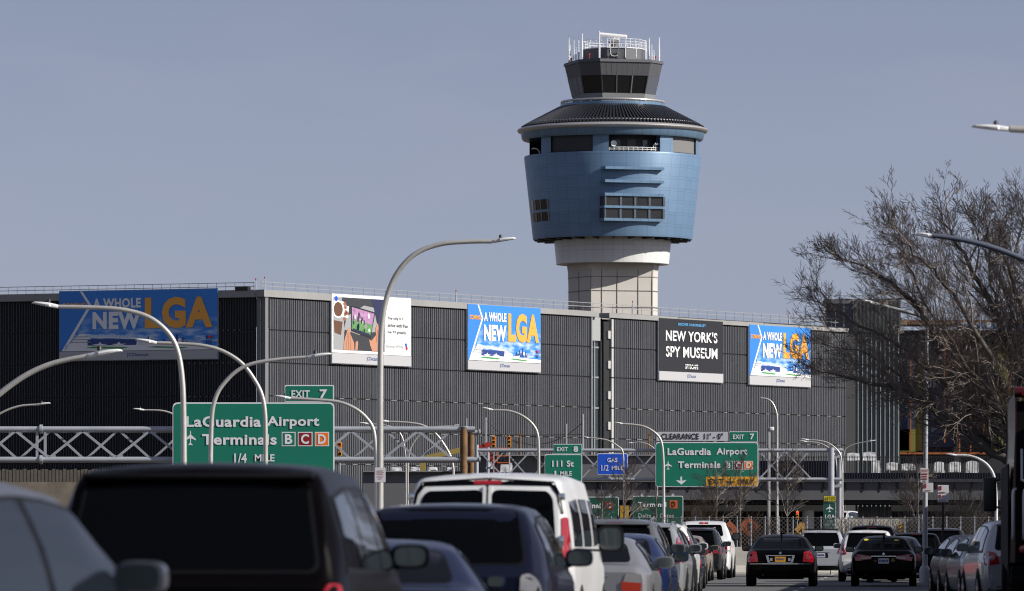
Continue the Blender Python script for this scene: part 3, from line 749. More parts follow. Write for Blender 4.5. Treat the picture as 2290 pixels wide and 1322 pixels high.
for px in range(1907, 2012, 3): bx(mb, px, px+1.3, 498.9, 499.2, 674, 745, blk, 500)
bx(mb, 1844, 1905, 499.0, 503, 670, 680, blk, 500); mb.build('crown_cladding', blk)
mb = MB(GALV)
for px in range(1846, 2012, 12): bx(mb, px-.3, px+.3, 501, 501.1, 660, 673, blk, 500)
bx(mb, 1846, 2012, 500.9, 501.0, 659, 661, blk, 500); mb.build('roof_railing', blk)
con = thing('unfinished_terminal', 'unfinished terminal with olive sheathing panels and orange columns behind the tree', 'terminal building', (X(2150,530),530,0))
mb = MB(M('dark unfinished frame', (.025,.027,.033), .7, var=.3)); bx(mb, 2012, 2420, 531, 535, 738, None, con, 530); mb.build('frame_wall', con)
OLV = M('olive sheathing board', (.17,.17,.028), .7, var=.25, scale=.6)
mb = MB(OLV)
for a, b, y0, y1 in ((2014,2034,860,1008),(2039,2064,790,1008),(2042,2062,800,860),(2215,2245,880,1010),(2225,2262,760,960),(2270,2330,780,1000),(2014,2050,960,1010),(2100,2112,850,960)):
    bx(mb, a, b, 530.6-(a%7)*.03, 530.98, y0, y1, con, 530)
mb.build_each('sheathing_panel', con)
mb = MB(M('navy membrane', (.02,.03,.075), .6)); bx(mb, 2013, 2046, 530.2, 530.35, 800, 960, con, 530); bx(mb, 2070, 2140, 530.5, 530.9, 850, 1000, con, 530); bx(mb, 2150, 2215, 530.6, 530.9, 760, 860, con, 530); mb.build_each('membrane', con)
mb = MB(M('orange primer steel', (.36,.10,.02), .7))
for px, y0, y1 in ((2036,800,1010),(2112,740,990),(2145,930,1010),(2170,800,1010),(2200,860,1010),(2255,740,1010)): bx(mb, px-1.3, px+1.3, 529.6, 530.1, y0, y1, con, 530)
bx(mb, 2012, 2240, 529.7, 530.1, 1012, 1016, con, 530); mb.build_each('column', con)
mb = MB(M('grey floor edge', (.15,.15,.16), .8))
for y in (862, 935): bx(mb, 2066, 2400, 530.15, 530.5, y, y+5, con, 530)
mb.build_each('floor_slab', con)
mb = MB(M('brown roof edge', (.22,.12,.075), .8)); bx(mb, 2012, 2420, 529.5, 535, 716, 726, con, 530); mb.use(M('blue roof sheeting', (.10,.30,.72), .5)); bx(mb, 2140, 2400, 529.2, 529.5, 724, 736, con, 530)
mb.use(PW); 
for a,b in ((2148,2160),(2168,2186),(2205,2214)): bx(mb, a, b, 529.0, 529.15, 722, 733, con, 530)
mb.build('roof_edge', con)
# ------------------------------------------------------------------ ground
HD = R(4.0)                                      # heading of the road
hv = Vector((math.sin(HD), math.cos(HD), 0)); hr = Vector((math.cos(HD), -math.sin(HD), 0))
def noisy_ground(name, c0, c1, scale, rough=.9):
    m = M(name, c0, rough, bump=.4, bscale=14.); nt = m.node_tree; b = nt.nodes['Principled BSDF']
    tc = [n for n in nt.nodes if n.type == 'TEX_COORD'][0]
    n1 = nt.nodes.new('ShaderNodeTexNoise'); n1.inputs['Scale'].default_value = scale; n1.inputs['Detail'].default_value = 8; n1.inputs['Roughness'].default_value = .7
    nt.links.new(tc.outputs['Object'], n1.inputs['Vector'])
    mx = nt.nodes.new('ShaderNodeMix'); mx.data_type = 'RGBA'; mx.inputs['A'].default_value = (*c0,1); mx.inputs['B'].default_value = (*c1,1)
    r = nt.nodes.new('ShaderNodeMapRange'); r.inputs['From Min'].default_value = .35; r.inputs['From Max'].default_value = .65
    nt.links.new(n1.outputs['Fac'], r.inputs['Value']); nt.links.new(r.outputs[0], mx.inputs['Factor']); nt.links.new(mx.outputs['Result'], b.inputs['Base Color']); return m
mb = MB(noisy_ground('dry dirt ground', (.06,.05,.038), (.10,.085,.065), .25)); mb.add([(-4000,-300,-.02),(4000,-300,-.02),(4000,9000,-.02),(-4000,9000,-.02)], [(0,1,2,3)])
tag(mb.build('ground'), kind='structure')
ASPH = noisy_ground('worn asphalt', (.075,.075,.078), (.125,.122,.12), .5)
def rp(a, b, z=0): p = hv*b + hr*a; return (p.x, p.y, z)
KX = 3.15                                        # kerb, measured across the road
mb = MB(ASPH); mb.add([rp(-26,-30,0),rp(KX,-30,0),rp(KX,221,0),rp(-40,221,0)], [(0,1,2,3)])
tag(mb.build('road'), kind='structure')
mb = MB(M('worn road paint', (.5,.5,.48), .7, var=.3, scale=4))
for k in range(0, 24):
    a = 22 + k*9.; mb.add([rp(-3.05,a,.004),rp(-2.93,a,.004),rp(-2.93,a+3,.004),rp(-3.05,a+3,.004)], [(0,1,2,3)])
mb.add([rp(-1.9,150,.004),rp(1.2,150,.004),rp(1.2,150.4,.004),rp(-1.9,150.4,.004)], [(0,1,2,3)])
tag(mb.build('road_markings'), kind='structure')
mb = MB(M('pavement concrete', (.22,.21,.20), .9, var=.15, scale=.8))
q = [rp(KX,-30,.14),rp(KX+4,-30,.14),rp(KX+4,221,.14),rp(KX,221,.14)]
mb.add(q + [(x,y,-.05) for x,y,z in q], [(0,1,2,3),(0,4,5,1),(1,5,6,2),(2,6,7,3),(3,7,4,0)])
tag(mb.build('pavement'), kind='structure')

# ------------------------------------------------------------------ barrier and chain-link fence
br = MB(CONC); yb = 222.
prof = [(-.30,0),(-.30,.08),(-.14,.35),(-.09,1.07),(.09,1.07),(.14,.35),(.30,.08),(.30,0)]
for k in range(9):
    x0 = X(1330,yb) + k*3.05 - 3; x1 = x0 + 3.02; n = len(prof)
    br.add([(x0,yb+y,z) for y,z in prof]+[(x1,yb+y,z) for y,z in prof], [(i,i+1,n+i+1,n+i) for i in range(n-1)]+[tuple(range(n-1,-1,-1)), tuple(range(n,2*n))])
tag(br.build('concrete_barrier'), 'low pale concrete barrier crossing the end of the road below the chain link fence', 'barrier')
fy, fx0, fx1 = 226., X(1180,226), X(2330,226); ft = Z(1158,226)
fen = thing('chain_link_fence', 'long grey chain link fence on thin posts behind the queue of cars', 'fence', (0,fy,0))
WIRE = M('fence wire', (.125,.12,.115), .6, .2)
mb = MB(WIRE); z0 = .12; st = .17; H_ = ft - z0
x = fx0 - H_
while x < fx1:
    for s in (1,-1):
        xa, xb = (x, x+H_) if s > 0 else (x+H_, x)
        za, zb_ = z0, ft
        if xa < fx0: za += (fx0-xa); xa = fx0
        if xb < fx0: zb_ -= (fx0-xb); xb = fx0
        if xa > fx1: za += (xa-fx1); xa = fx1
        if xb > fx1: zb_ -= (xb-fx1); xb = fx1
        if zb_ - za > .05:
            w_ = .010; mb.add([(xa-w_,0,za),(xa+w_,0,za),(xb+w_,0,zb_),(xb-w_,0,zb_)], [(0,1,2,3)])
    x += st
mb.build('wire_mesh', fen, recalc=False)
k = 0; x = fx0
while x < fx1:
    pm = MB(GALV); pm.tube([(x,.05,0),(x,.05,ft+.05)], .024, 6); pm.build('post', fen); x += .62 if 0 else .555*1.0
    k += 1
mb = MB(WIRE); mb.tube([(fx0,.02,ft),(fx1,.02,ft)], .010, 6); mb.build('top_rail', fen)

# ------------------------------------------------------------------ viaduct
VY = 378.; via = thing('viaduct', 'grey concrete viaduct with picket fencing crossing behind the overhead signs', 'viaduct', (X(1500,VY),VY,0))
vx = via.location.x
def vb(mb, px0, px1, y0, y1, pyt, pyb, Yr=VY): mb.box(X(px0,Yr)-vx, X(px1,Yr)-vx, y0-VY, y1-VY, Z(pyb,Yr) if pyb else 0, Z(pyt,Yr))
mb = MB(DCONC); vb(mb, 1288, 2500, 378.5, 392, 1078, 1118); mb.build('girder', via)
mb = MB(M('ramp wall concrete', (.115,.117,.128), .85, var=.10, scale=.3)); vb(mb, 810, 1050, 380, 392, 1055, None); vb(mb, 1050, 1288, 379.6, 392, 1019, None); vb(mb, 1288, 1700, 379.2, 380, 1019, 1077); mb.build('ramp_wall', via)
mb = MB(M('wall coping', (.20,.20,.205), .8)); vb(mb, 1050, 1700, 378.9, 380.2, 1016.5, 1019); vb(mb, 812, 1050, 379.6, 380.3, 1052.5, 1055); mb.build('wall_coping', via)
mb = MB(M('navy parapet panel', (.006,.007,.015), .9, spec=.05)); vb(mb, 1700, 1880, 379.4, 379.8, 1030, 1072); vb(mb, 1880, 2500, 379.4, 379.8, 1057, 1072); mb.build('parapet_panel', via)
mb = MB(M('pale deck edge', (.26,.26,.27), .8)); vb(mb, 1288, 2500, 378.2, 379, 1071, 1077); mb.build('deck_edge', via)
mb = MB(M('dark picket steel', (.02,.02,.023), .5))
x = X(1700,VY)
while x < X(2480,VY): mb.box(x-vx-.02, x-vx+.02, .15, .2, Z(1076,VY), Z(1020,VY)); x += .17
mb.box(X(1700,VY)-vx, X(2480,VY)-vx, .12, .22, Z(1023,VY), Z(1021.5,VY)); mb.build('picket_fence', via)
mb = MB(M('black drain bracket', (.008,.008,.009), .7))
for px in (1337,1374,1452,1490,1497,1540,1575,1695,1720,1792,1842,1890,1930,1968,2008,2048,2090,2135,2175,2215,2260):
    xx = X(px,VY)-vx
    mb.poly([(xx-.09,Z(1079,VY)),(xx+.09,Z(1079,VY)),(xx+.06,Z(1087,VY)),(xx+.13,Z(1092,VY)),(xx+.0,Z(1101,VY)),(xx-.13,Z(1092,VY)),(xx-.06,Z(1087,VY))], .46, .03)
mb.build_each('drain_bracket', via)
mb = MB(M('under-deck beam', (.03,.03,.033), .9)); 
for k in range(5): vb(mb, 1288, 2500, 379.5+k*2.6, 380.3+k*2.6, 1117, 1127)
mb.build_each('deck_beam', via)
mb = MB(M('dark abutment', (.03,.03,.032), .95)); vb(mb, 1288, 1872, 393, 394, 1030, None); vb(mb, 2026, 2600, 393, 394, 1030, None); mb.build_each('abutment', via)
for px0, px1 in ((1809,1836),(2196,2222),(1555,1580)):
    pc = MB(CONC); xx = X((px0+px1)/2,372)-vx; pc.lathe([(.4,0),(.4,Z(1140 if px0 != 1555 else 1130,372))], 20, c=(xx,372-VY+8.5,0)); pc.build('pier', via, 40)
mb = MB(M('blue grey strip window', (.10,.13,.14), .2)); vb(mb, 1948, 2026, 392.4, 392.8, 1130, 1162)
mb.use(GALV)
for px in range(1949, 2026, 10): vb(mb, px-.5, px+.5, 392.2, 392.4, 1130, 1162)
mb.build('strip_window', via)
# raised ramp with a car behind a pale wall
rm = thing('ramp_wall', 'sunlit pale concrete wall along the raised ramp under the viaduct', 'wall', (X(1960,345),345,0))
mb = MB(CONC); rx = rm.location.x; mb.box(X(1870,345)-rx, X(2062,345)-rx, 0, .3, 0, Z(1160,345)); mb.build('wall', rm)
mb = MB(M('ramp fill', (.16,.15,.14), .9)); mb.box(X(1872,345)-rx, X(2060,345)-rx, .3, 110, 0, 1.9); mb.build('ramp_road', rm)
mb = MB(CONC); mb.box(X(2062,343)-rx, X(2066,343)-rx, -2, 3, 0, Z(1150,343)); mb.build('end_pier', rm)

# bundles wrapped in white sheeting on the viaduct and ramp
TARP = M('white wrapped sheeting', (.62,.62,.62), .6, bump=1.0, bscale=3.5)
def bundle(px0, px1, py0, py1, Y, label, seed):
    rg = random.Random(seed); x0, x1 = X(px0,Y), X(px1,Y); z0, z1 = Z(py1,Y), Z(py0,Y); cx = (x0+x1)/2
    bm = bmesh.new(); bmesh.ops.create_cube(bm, size=1); bmesh.ops.subdivide_edges(bm, edges=bm.edges[:], cuts=4, use_grid_fill=True)
    for v in bm.verts:
        c = v.co; t = c.z + .5; k = 1 - .10*t + .05*math.sin(9*c.x+seed) * (1-t)
        v.co = Vector((c.x*(x1-x0)*k + rg.uniform(-.02,.02), c.y*.9*k + rg.uniform(-.03,.03), t*(z1-z0)*(1-.10*abs(2*c.x)**2) + rg.uniform(-.015,.015)))
    mb = MB(TARP); bm.verts.index_update(); mb.add([v.co.copy() for v in bm.verts], [[v.index for v in f.verts] for f in bm.faces]); bm.free()
    o = mb.build('wrapped_bundle', None, 60, loc=(cx,Y,z0)); tag(o, label, 'bundle', 'white wrapped bundles along the viaduct'); return o
bl = [(1087,1104,1034,1049,'small white wrapped bundle left of the larger one above the white van'),(1119,1146,1034,1056,'large white wrapped bundle in front of the red lift basket'),
 (875,898,1045,1053,'leftmost white bundle on the low ramp wall behind the lamp posts'),(918,938,1045,1053,'second white bundle on the low ramp wall, right of the tall lamp'),(958,978,1045,1053,'third white bundle on the low ramp wall near the rusty column'),(1000,1016,1045,1053,'white bundle on the low ramp wall closest to the rusty column'),
 (1893,1922,1013,1030,'rounded white bundle just right of the gantry posts'),(1929,1960,1011,1030,'white bundle standing above a pale crate at the glass block'),(1950,1970,1030,1061,'tall white bundle below the glass terminal block fins'),
 (1982,2008,1034,1052,'low grey white bundle between the glass block and the lamp pole'),(2016,2046,1037,1052,'low bundle on the viaduct just left of the tall lamp pole'),(2088,2112,1033,1060,'white bundle on the viaduct right of the tall lamp pole'),
 (2122,2148,1033,1056,'white bundle on the viaduct under the small white street lamp head'),(2160,2188,1031,1062,'white bundle on the viaduct below the street lamp arm at right')]
for i, (a,b,c,d_,lb) in enumerate(bl): bundle(a,b,c,d_, 381.5 if a > 1800 else (386 if a < 1030 else 378.2), lb, i)

def flat_root(name, label, cat, px, py, Y, group=None): 
    p = P(px,py,Y); return thing(name, label, cat, p, 0, group)
# ------------------------------------------------------------------ sign gantries
TRUSS = M('grey painted truss steel', (.36,.375,.41), .5, .2, var=.15, scale=1.)
def gantry(label, Y, xs, yt, yb_, r, nodes, depth):
    root = thing('sign_gantry', label, 'sign gantry', (X((xs[0]+xs[1])/2,Y),Y,0)); gx = root.location.x
    x0, x1 = X(xs[0],Y)-gx, X(xs[1],Y)-gx; zt, zb = Z(yt,Y), Z(yb_,Y)
    for dy in (0, depth):
        for z in (zt, zb):
            mb = MB(TRUSS); mb.tube([(x0,dy,z),(x1,dy,z)], r, 12); mb.build('chord', root, 50)
    wb = MB(TRUSS)
    for i in range(len(nodes)-1):
        a, b = X(nodes[i],Y)-gx, X(nodes[i+1],Y)-gx
        za, zb2 = (zb+r*.6, zt-r*.6) if i % 2 else (zt-r*.6, zb+r*.6)
        wb.beam((a,-.02,za),(b,-.02,zb2), r*.85); wb.beam((a,depth,zb2 if 0 else (zt if za<zb2 else zb)),(b,depth,(zb if za<zb2 else zt)), r*.8)
        wb.beam((a,0,za),(a,depth,za), r*.6); wb.beam((a,0,zt if za<zb2 else zb),(b,depth,zt if za<zb2 else zb), r*.6)
        wb.box(a-r*2.4, a+r*2.4, -.05, -.02, za-r*.9, za+r*.9)
    wb.build('web_bracing', root)
    return root, gx
ga, gx = gantry('near left grey tubular gantry carrying the largest green sign', 230., (-130,1062), 960, 1028, .115, list(range(-115,1040,75)), 1.25)
mb = MB(TRUSS)
for px in (92,):
    for py in (960,1028): mb.tube([(X(px-3,230)-gx,0,Z(py,230)),(X(px+3,230)-gx,0,Z(py,230))], .19, 12)
    for q in (-9,9): mb.beam((X(px+q,230)-gx,-.01,Z(960,230)),(X(px+q,230)-gx,-.01,Z(1028,230)), .1)
mb.build('splice_flange', ga, 40)
for px, r_, dy in ((1037,.15,-.02),(1053,.13,.75)):
    mb = MB(RUST); x = X(px,230)-gx; mb.tube([(x,dy,0),(x,dy,Z(955,230))], r_, 14); mb.use(GALV); mb.tube([(x,dy,Z(956,230)),(x,dy,Z(954,230))], r_+.03, 14); mb.build('column', ga, 40)
mb = MB(TRUSS)
for py in (967,1028): mb.tube([(X(1053,230)-gx,.2,Z(py,230)),(X(1075,230)-gx,.2,Z(py,230))], .09, 10); mb.tube([(X(1071,230)-gx,.2,Z(py,230)),(X(1074,230)-gx,.2,Z(py,230))], .13, 10)
mb.tube([(X(1043,230)-gx,.2,Z(956,230)),(X(1043,230)-gx,.2,Z(935,230))], .03, 6)
mb.build('arm_stub', ga, 40)
gb, gx2 = gantry('far grey gantry of thin tubes carrying the exit and gas signs', 350., (1064,1886), 1007, 1072, .105, list(range(1072,1860,57)), 1.3)
for px, r_, dy, top in ((1859,.19,0,1001),(1880,.15,1.3,1002),(1066,.12,0,995),(1091,.10,1.3,1000)):
    mb = MB(TRUSS); x = X(px,350)-gx2; mb.tube([(x,dy,0),(x,dy,Z(top,350))], r_, 14); mb.build('column', gb, 40)
mb = MB(TRUSS)
for py in (1020,1086): mb.box(X(1859,350)-gx2, X(1882,350)-gx2, .1, 1.2, Z(py+4,350), Z(py-4,350))
mb.build_each('column_tie', gb)

# ------------------------------------------------------------------ road signs
def gsign(label, x0, y0, x1, y1, Y, mat, items, border=WHITE, bw=None, rad=None, name='road_sign', group=None, thick=.06, posts=(), cat='road sign'):
    cx = (x0+x1)/2; root = flat_root(name, label, cat, cx, y1, Y, group); k = Y/F
    W_, H_ = (x1-x0)*k, (y1-y0)*k; bw = bw or .022*min(W_,H_)*1.6; rad = rad if rad is not None else .08*min(W_,H_)
    def L(px, py): return ((px-cx)*k, (y1-py)*k)
    mb = MB(border); mb.poly(rect(-W_/2,0,W_/2,H_,rad), 0, thick)
    mb.build('border', root)
    mb = MB(mat); mb.poly(rect(-W_/2+bw,bw,W_/2-bw,H_-bw,max(rad-bw*.6,.004)), -.012, .011); mb.build('panel', root)
    if posts:
        pm = MB(GALV)
        for px, top in posts: pm.box((px-cx)*k-.06, (px-cx)*k+.06, thick+.005, thick+.12, -root.location.z, (y1-top)*k)
        pm.build('post', root)
    if items:
        words = MB(WHITE); marks = MB(WHITE)
        for it in items:
            if it[0] == 't':
                mb = words; _, s, b, a0, b0, a1, b1, m_ = it; p, q = L(a0,b1), L(a1,b0); mb.use(m_); mb.text(s, b, p[0], p[1], q[0], q[1], -.036)
            else:
                mb = marks; _, pts, m_ = it[:3]; lvl = it[3] if len(it) > 3 else 0; mb.use(m_); mb.poly([L(*p) for p in pts], -.018-.003*lvl)
        words.build_each('lettering', root); marks.build_each('symbol', root)
    return root
def shape(pts, cx, cy, sx, sy, rot=0): return [(cx + (x*math.cos(rot)-z*math.sin(rot))*sx, cy - (x*math.sin(rot)+z*math.cos(rot))*sy) for x,z in pts]
AIRC = [(0,1),(.09,.86),(.10,.45),(.95,-.12),(.95,-.30),(.10,-.02),(.07,-.62),(.34,-.82),(.34,-.95),(0,-.86)]
AIRC = AIRC + [(-x,z) for x,z in AIRC[-2:0:-1]]
ARROW = [(-.16,1),(.16,1),(.16,-.05),(1,.18),(.72,-.20),(0,-1),(-.72,-.20),(-1,.18),(-.16,-.05)]
def sq(x0,y0,x1,y1,m_,l=1): return ('p',[(x0,y0),(x1,y0),(x1,y1),(x0,y1)],m_,l)
big = [('t','LaGuardia',.028,416,931,584,955,WHITE),('t','Airport',.028,597,931,714,959,WHITE),('t','Terminals',.028,452,971,619,995,WHITE),
       sq(630,966,661,998,WHITE),sq(632,968,659,996,GREEN,2),('t','B',.035,637,971,654,993,WHITE),
       sq(666,966,699,998,WHITE),sq(668,968,697,996,MAROON,2),('t','C',.035,673,971,691,993,WHITE),
       sq(704,966,736,998,WHITE),sq(706,968,734,996,ORANGE,2),('t','D',.035,711,971,729,993,WHITE),
       ('p',shape(AIRC,426,980,13,17,R(-45) if 0 else 0),WHITE),('t','1/4',.02,524,1014,552,1036,WHITE),('t','MILE',.02,570,1016,614,1032,WHITE)]
gsign('largest green sign, listing airport terminals B, C and D, on the near gantry', 386, 900, 748, 1074, 229.6, GREEN, big, rad=.22, bw=.055)
gsign('green exit 7 tab on top of the largest green sign', 637, 861, 747, 899, 229.6, GREEN, [('t','EXIT',.02,652,873,693,889,WHITE),('t','7',.035,715,871,732,891,WHITE)], rad=.06, bw=.045)
Y2 = 349.5
far = [('t','LaGuardia',.028,1493,1002,1590,1018,WHITE),('t','Airport',.028,1602,1002,1671,1021,WHITE),('t','Terminals',.028,1516,1032,1611,1047,WHITE),
       sq(1620,1031,1638.5,1050,WHITE),sq(1621,1032,1637.5,1049,GREEN,2),('t','B',.035,1624.5,1034,1634,1047,WHITE),
       sq(1642,1031,1661,1050,WHITE),sq(1643,1032,1660,1049,MAROON,2),('t','C',.035,1646,1034,1657,1047,WHITE),
       sq(1664,1031,1684,1050,WHITE),sq(1665,1032,1683,1049,ORANGE,2),('t','D',.035,1669,1034,1680,1047,WHITE),
       ('p',shape(AIRC,1494,1041,9,10),WHITE),('p',shape(ARROW,1523.5,1075,12,9),WHITE),
       sq(1579,1066,1694,1087,AMBER,1),('t','EXIT',.02,1586,1071,1617,1083,SIGNBK),('t','ONLY',.015,1650,1071,1686,1083,SIGNBK),('p',shape(ARROW,1633,1077,10,8),SIGNBK,2)]
gsign('green airport terminals sign with amber exit only panel on the far gantry', 1466, 989, 1696, 1089, Y2, GREEN, far, rad=.2, bw=.05)
gsign('white clearance sign above the far green airport sign', 1467, 964.5, 1629, 987.5, Y2, M('grey white sheeting', (.50,.50,.55), .5), [('t','CLEARANCE  11\' - 0"',.03,1479,969,1617,983,SIGNBK)], border=SIGNBK, rad=.03, bw=.03)
gsign('small green exit 7 sign right of the clearance sign', 1631, 965, 1695, 988, Y2, GREEN, [('t','EXIT',.02,1639,972,1664,982,WHITE),('t','7',.035,1677,970,1687,983,WHITE)], rad=.05, bw=.035)
gsign('green exit 8 tab above the street name sign', 1238, 993, 1302, 1015, Y2, GREEN, [('t','EXIT',.02,1245.5,1000,1270,1009,WHITE),('t','8',.035,1282.5,998,1293,1011,WHITE)], rad=.05, bw=.035)
gsign('green street exit sign one mile ahead, partly behind the white van', 1218, 1016, 1302, 1079, Y2, GREEN, [('t','111 St',.03,1235,1030,1283,1044,WHITE),('t','1',.02,1240,1053,1244,1064,WHITE),('t','MILE',.02,1253,1054,1279,1064,WHITE)], rad=.14, bw=.045)
gsign('blue gas station sign on the far gantry', 1335.5, 1014, 1404, 1062, Y2, BLUE, [('t','GAS',.02,1358,1024,1381,1034,WHITE),('t','1/2',.01,1345,1040,1361,1053,WHITE),('t','MILE',.02,1368,1042,1394,1051,WHITE)], rad=.12, bw=.04)
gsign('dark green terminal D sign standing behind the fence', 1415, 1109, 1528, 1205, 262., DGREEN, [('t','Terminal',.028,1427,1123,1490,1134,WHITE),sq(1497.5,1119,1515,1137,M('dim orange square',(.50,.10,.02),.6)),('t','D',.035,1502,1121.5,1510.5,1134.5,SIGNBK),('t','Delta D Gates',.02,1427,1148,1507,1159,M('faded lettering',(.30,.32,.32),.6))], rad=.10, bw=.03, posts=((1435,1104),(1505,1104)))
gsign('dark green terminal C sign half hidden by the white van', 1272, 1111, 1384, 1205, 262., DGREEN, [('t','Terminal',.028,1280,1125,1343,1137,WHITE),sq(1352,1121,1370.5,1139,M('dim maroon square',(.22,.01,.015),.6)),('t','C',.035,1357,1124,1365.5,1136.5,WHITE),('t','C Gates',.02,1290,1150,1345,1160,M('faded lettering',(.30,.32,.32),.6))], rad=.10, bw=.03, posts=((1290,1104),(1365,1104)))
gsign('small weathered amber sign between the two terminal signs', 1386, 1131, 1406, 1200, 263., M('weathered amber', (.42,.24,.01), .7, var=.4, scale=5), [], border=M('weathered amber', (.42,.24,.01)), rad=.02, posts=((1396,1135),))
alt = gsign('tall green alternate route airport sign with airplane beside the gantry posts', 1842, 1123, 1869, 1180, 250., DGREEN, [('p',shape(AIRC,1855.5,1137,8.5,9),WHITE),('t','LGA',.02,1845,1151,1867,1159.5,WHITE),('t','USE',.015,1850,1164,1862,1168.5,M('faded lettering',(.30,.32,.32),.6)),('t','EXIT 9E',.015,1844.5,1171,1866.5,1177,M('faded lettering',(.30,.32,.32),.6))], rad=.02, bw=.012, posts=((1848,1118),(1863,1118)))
gsign('yellow plate reading alt to above the green airplane sign', 1841.5, 1108.5, 1869.5, 1122, 249.95, YOL, [('t','ALT TO',.02,1844.5,1111,1867.5,1119,SIGNBK)], border=SIGNBK, rad=.02, bw=.015)
REDPR = M('red print', (.26,.03,.045), .5); PALEP = M('pale parking sheet', (.62,.60,.62), .5)
def psign(label, x0,y0,x1,y1,Y, rows):
    w_, h_ = x1-x0, y1-y0; it = []
    for a,b,c,d_ in rows: it.append(sq(x0+w_*a,y0+h_*b,x0+w_*c,y0+h_*d_,REDPR))
    return gsign(label,x0,y0,x1,y1,Y,PALEP,it,border=WHITE,rad=.02,bw=.008,thick=.006,group='parking notices on posts')
psign('pinkish parking notice on the tall central lamp post', 838,1046,862,1079,149.8,[(.2,.2,.8,.23),(.15,.32,.85,.35),(.2,.44,.8,.47),(.2,.6,.8,.63),(.3,.74,.7,.77)])
cs = psign('white notice with faint red lettering high on the grey lamp pole', 2058,1047,2076,1079.5,175.7,[(.12,.36,.9,.46),(.15,.54,.85,.62),(.12,.70,.88,.78),(.3,.85,.7,.9)])
mb = MB(REDPR); k_ = 175.7/F; mb.text('CASH',.02,-7.5*k_,24.*k_,7.5*k_,30*k_,-.024); mb.build('red_lettering', cs)
psign('parking notice with red corner block on the grey lamp pole', 2063,1080,2087,1101.5,175.72,[(.08,.12,.35,.55),(.14,.78,.75,.85)])
psign('upper parking notice on the dark post right of the lamp pole', 2097,1085,2121.5,1103,170.,[(.1,.12,.35,.62),(.1,.86,.7,.94)])
psign('lower parking notice on the dark post right of the lamp pole', 2097,1104,2121.5,1123.5,170.,[(.08,.1,.3,.5),(.4,.2,.6,.3),(.1,.8,.75,.88)])
mb = MB(M('dark post steel', (.018,.018,.02), .6)); mb.box(-.03,.03,.02,.08,-P(0,1085,170).z,0.02); o = mb.build('sign_post', None, loc=P(2109,1085,170)); tag(o, 'thin dark post holding two parking notices', 'post')

# ------------------------------------------------------------------ street lamps
def lamp(label, Y, base_px, path, head, rad, pm=ALU, tone=HEAD, base=None, rt=None, up=1.):
    bx_ = X(base_px,Y); root = thing('street_lamp', label, 'street lamp', (bx_,Y,0), 0, 'curved street lamps')
    pts = [Vector((0,0,0))] + [P(a,b,Y)-root.location for a,b in path]
    sm = [pts[0]] + catmull(pts[1:], 5); n = len(sm); rt = rt or rad*.55
    L_ = [0.]; 
    for i in range(1,n): L_.append(L_[-1]+(sm[i]-sm[i-1]).length)
    mb = MB(pm); mb.tube(sm, [rad+(rt-rad)*(l/L_[-1]) for l in L_], 12)
    if base: mb.lathe([(base,0),(base,.41),(base*.8,.50),(rad,.55)], 8)
    mb.build('pole', root, 50)
    a, b = P(*head[0],Y)-root.location, P(*head[1],Y)-root.location; d = b-a; l = d.length; d.normalize()
    s = Vector((0,1,0)); u = d.cross(s); u = u if u.z > 0 else -u
    mb = MB(tone); secs = [(0,.045,.045,0),(.06,.075,.055,.0),(.28,.085,.06,.01),(.34,.155,.06,.015),(.62,.17,.052,.02),(.88,.15,.034,.02),(.97,.10,.022,.012),(1,.03,.012,.0)]; vs = []
    k = l/.72*up
    for t,w_,h_,o_ in secs:
        for q in range(12):
            an = 2*math.pi*q/12; cx_, sz_ = math.cos(an), math.sin(an); cx_ = math.copysign(abs(cx_)**.6,cx_); sz_ = math.copysign(abs(sz_)**.7,sz_)
            vs.append(a + d*(l*t) + s*(cx_*w_*k) + u*((sz_*h_+o_)*k))
    m = len(secs); fs = [(i*12+q,i*12+(q+1)%12,(i+1)*12+(q+1)%12,(i+1)*12+q) for i in range(m-1) for q in range(12)]+[tuple(range(12)),tuple((m-1)*12+q for q in range(12))]
    mb.add(vs,fs); h = mb.build('lamp_head', root, 40)
    mb = MB(BLACK); c = a+d*(l*.38)+u*(.07*k); mb.tube([c, c+u*.07*k, c+u*.10*k], [.05*k,.05*k,.03*k], 8); mb.build('photocell', h, 40)
    return root
lamp('tall steel lamp at centre whose arm reaches right in front of the tower', 150., 849, [(850,1000),(851,800),(854,725),(866,662),(890,608),(930,567),(985,546),(1050,540.5),(1100,540)], ((1100,540),(1154,534)), .105)
lamp('big lamp arching left across the shaded billboard, its pole crossing the large green sign', 140., 412, [(411,960),(409,870),(402,805),(388,762),(362,730),(325,706),(270,692),(200,687.5),(130,686)], ((131,686),(71,678)), .09)
lamp('lamp arching left whose head overlaps the bottom of the shaded billboard', 165., 594, [(594,1000),(593,930),(586,885),(568,848),(540,812),(500,786),(455,773),(400,768.5),(350,766.5)], ((351,767),(302,760)), .085)
lamp('lamp curving right in front of the large green sign toward the garage corner', 160., 471, [(471,1020),(474,930),(484,885),(503,855),(532,828),(570,812),(630,803),(685,799)], ((685,800),(742,792)), .085)
lamp('lamp entering at the left edge with its head below the shaded billboard', 130., -95, [(-95,1100),(-88,1000),(-66,950),(-35,912),(5,876),(60,838),(120,812),(195,796)], ((194,797),(274,785)), .10)
lamp('thin lamp at the left edge above the gantry, head pointing right', 250., -60, [(-60,1040),(-50,975),(-25,942),(10,920),(45,908),(82,905)], ((82,905),(113,902)), .08)
lamp('small lamp pointing left just left of the large green sign', 260., 432, [(432,1040),(430,985),(418,955),(395,931),(365,919),(322,917)], ((323,917),(297,914.5)), .07)
lamp('lamp beside the exit 7 tab arching right to a pole left of the tall lamp', 195., 842, [(841,1020),(836,965),(822,938),(796,915),(757,899),(700,893.5),(650,891)], ((651,891),(613,886)), .09)
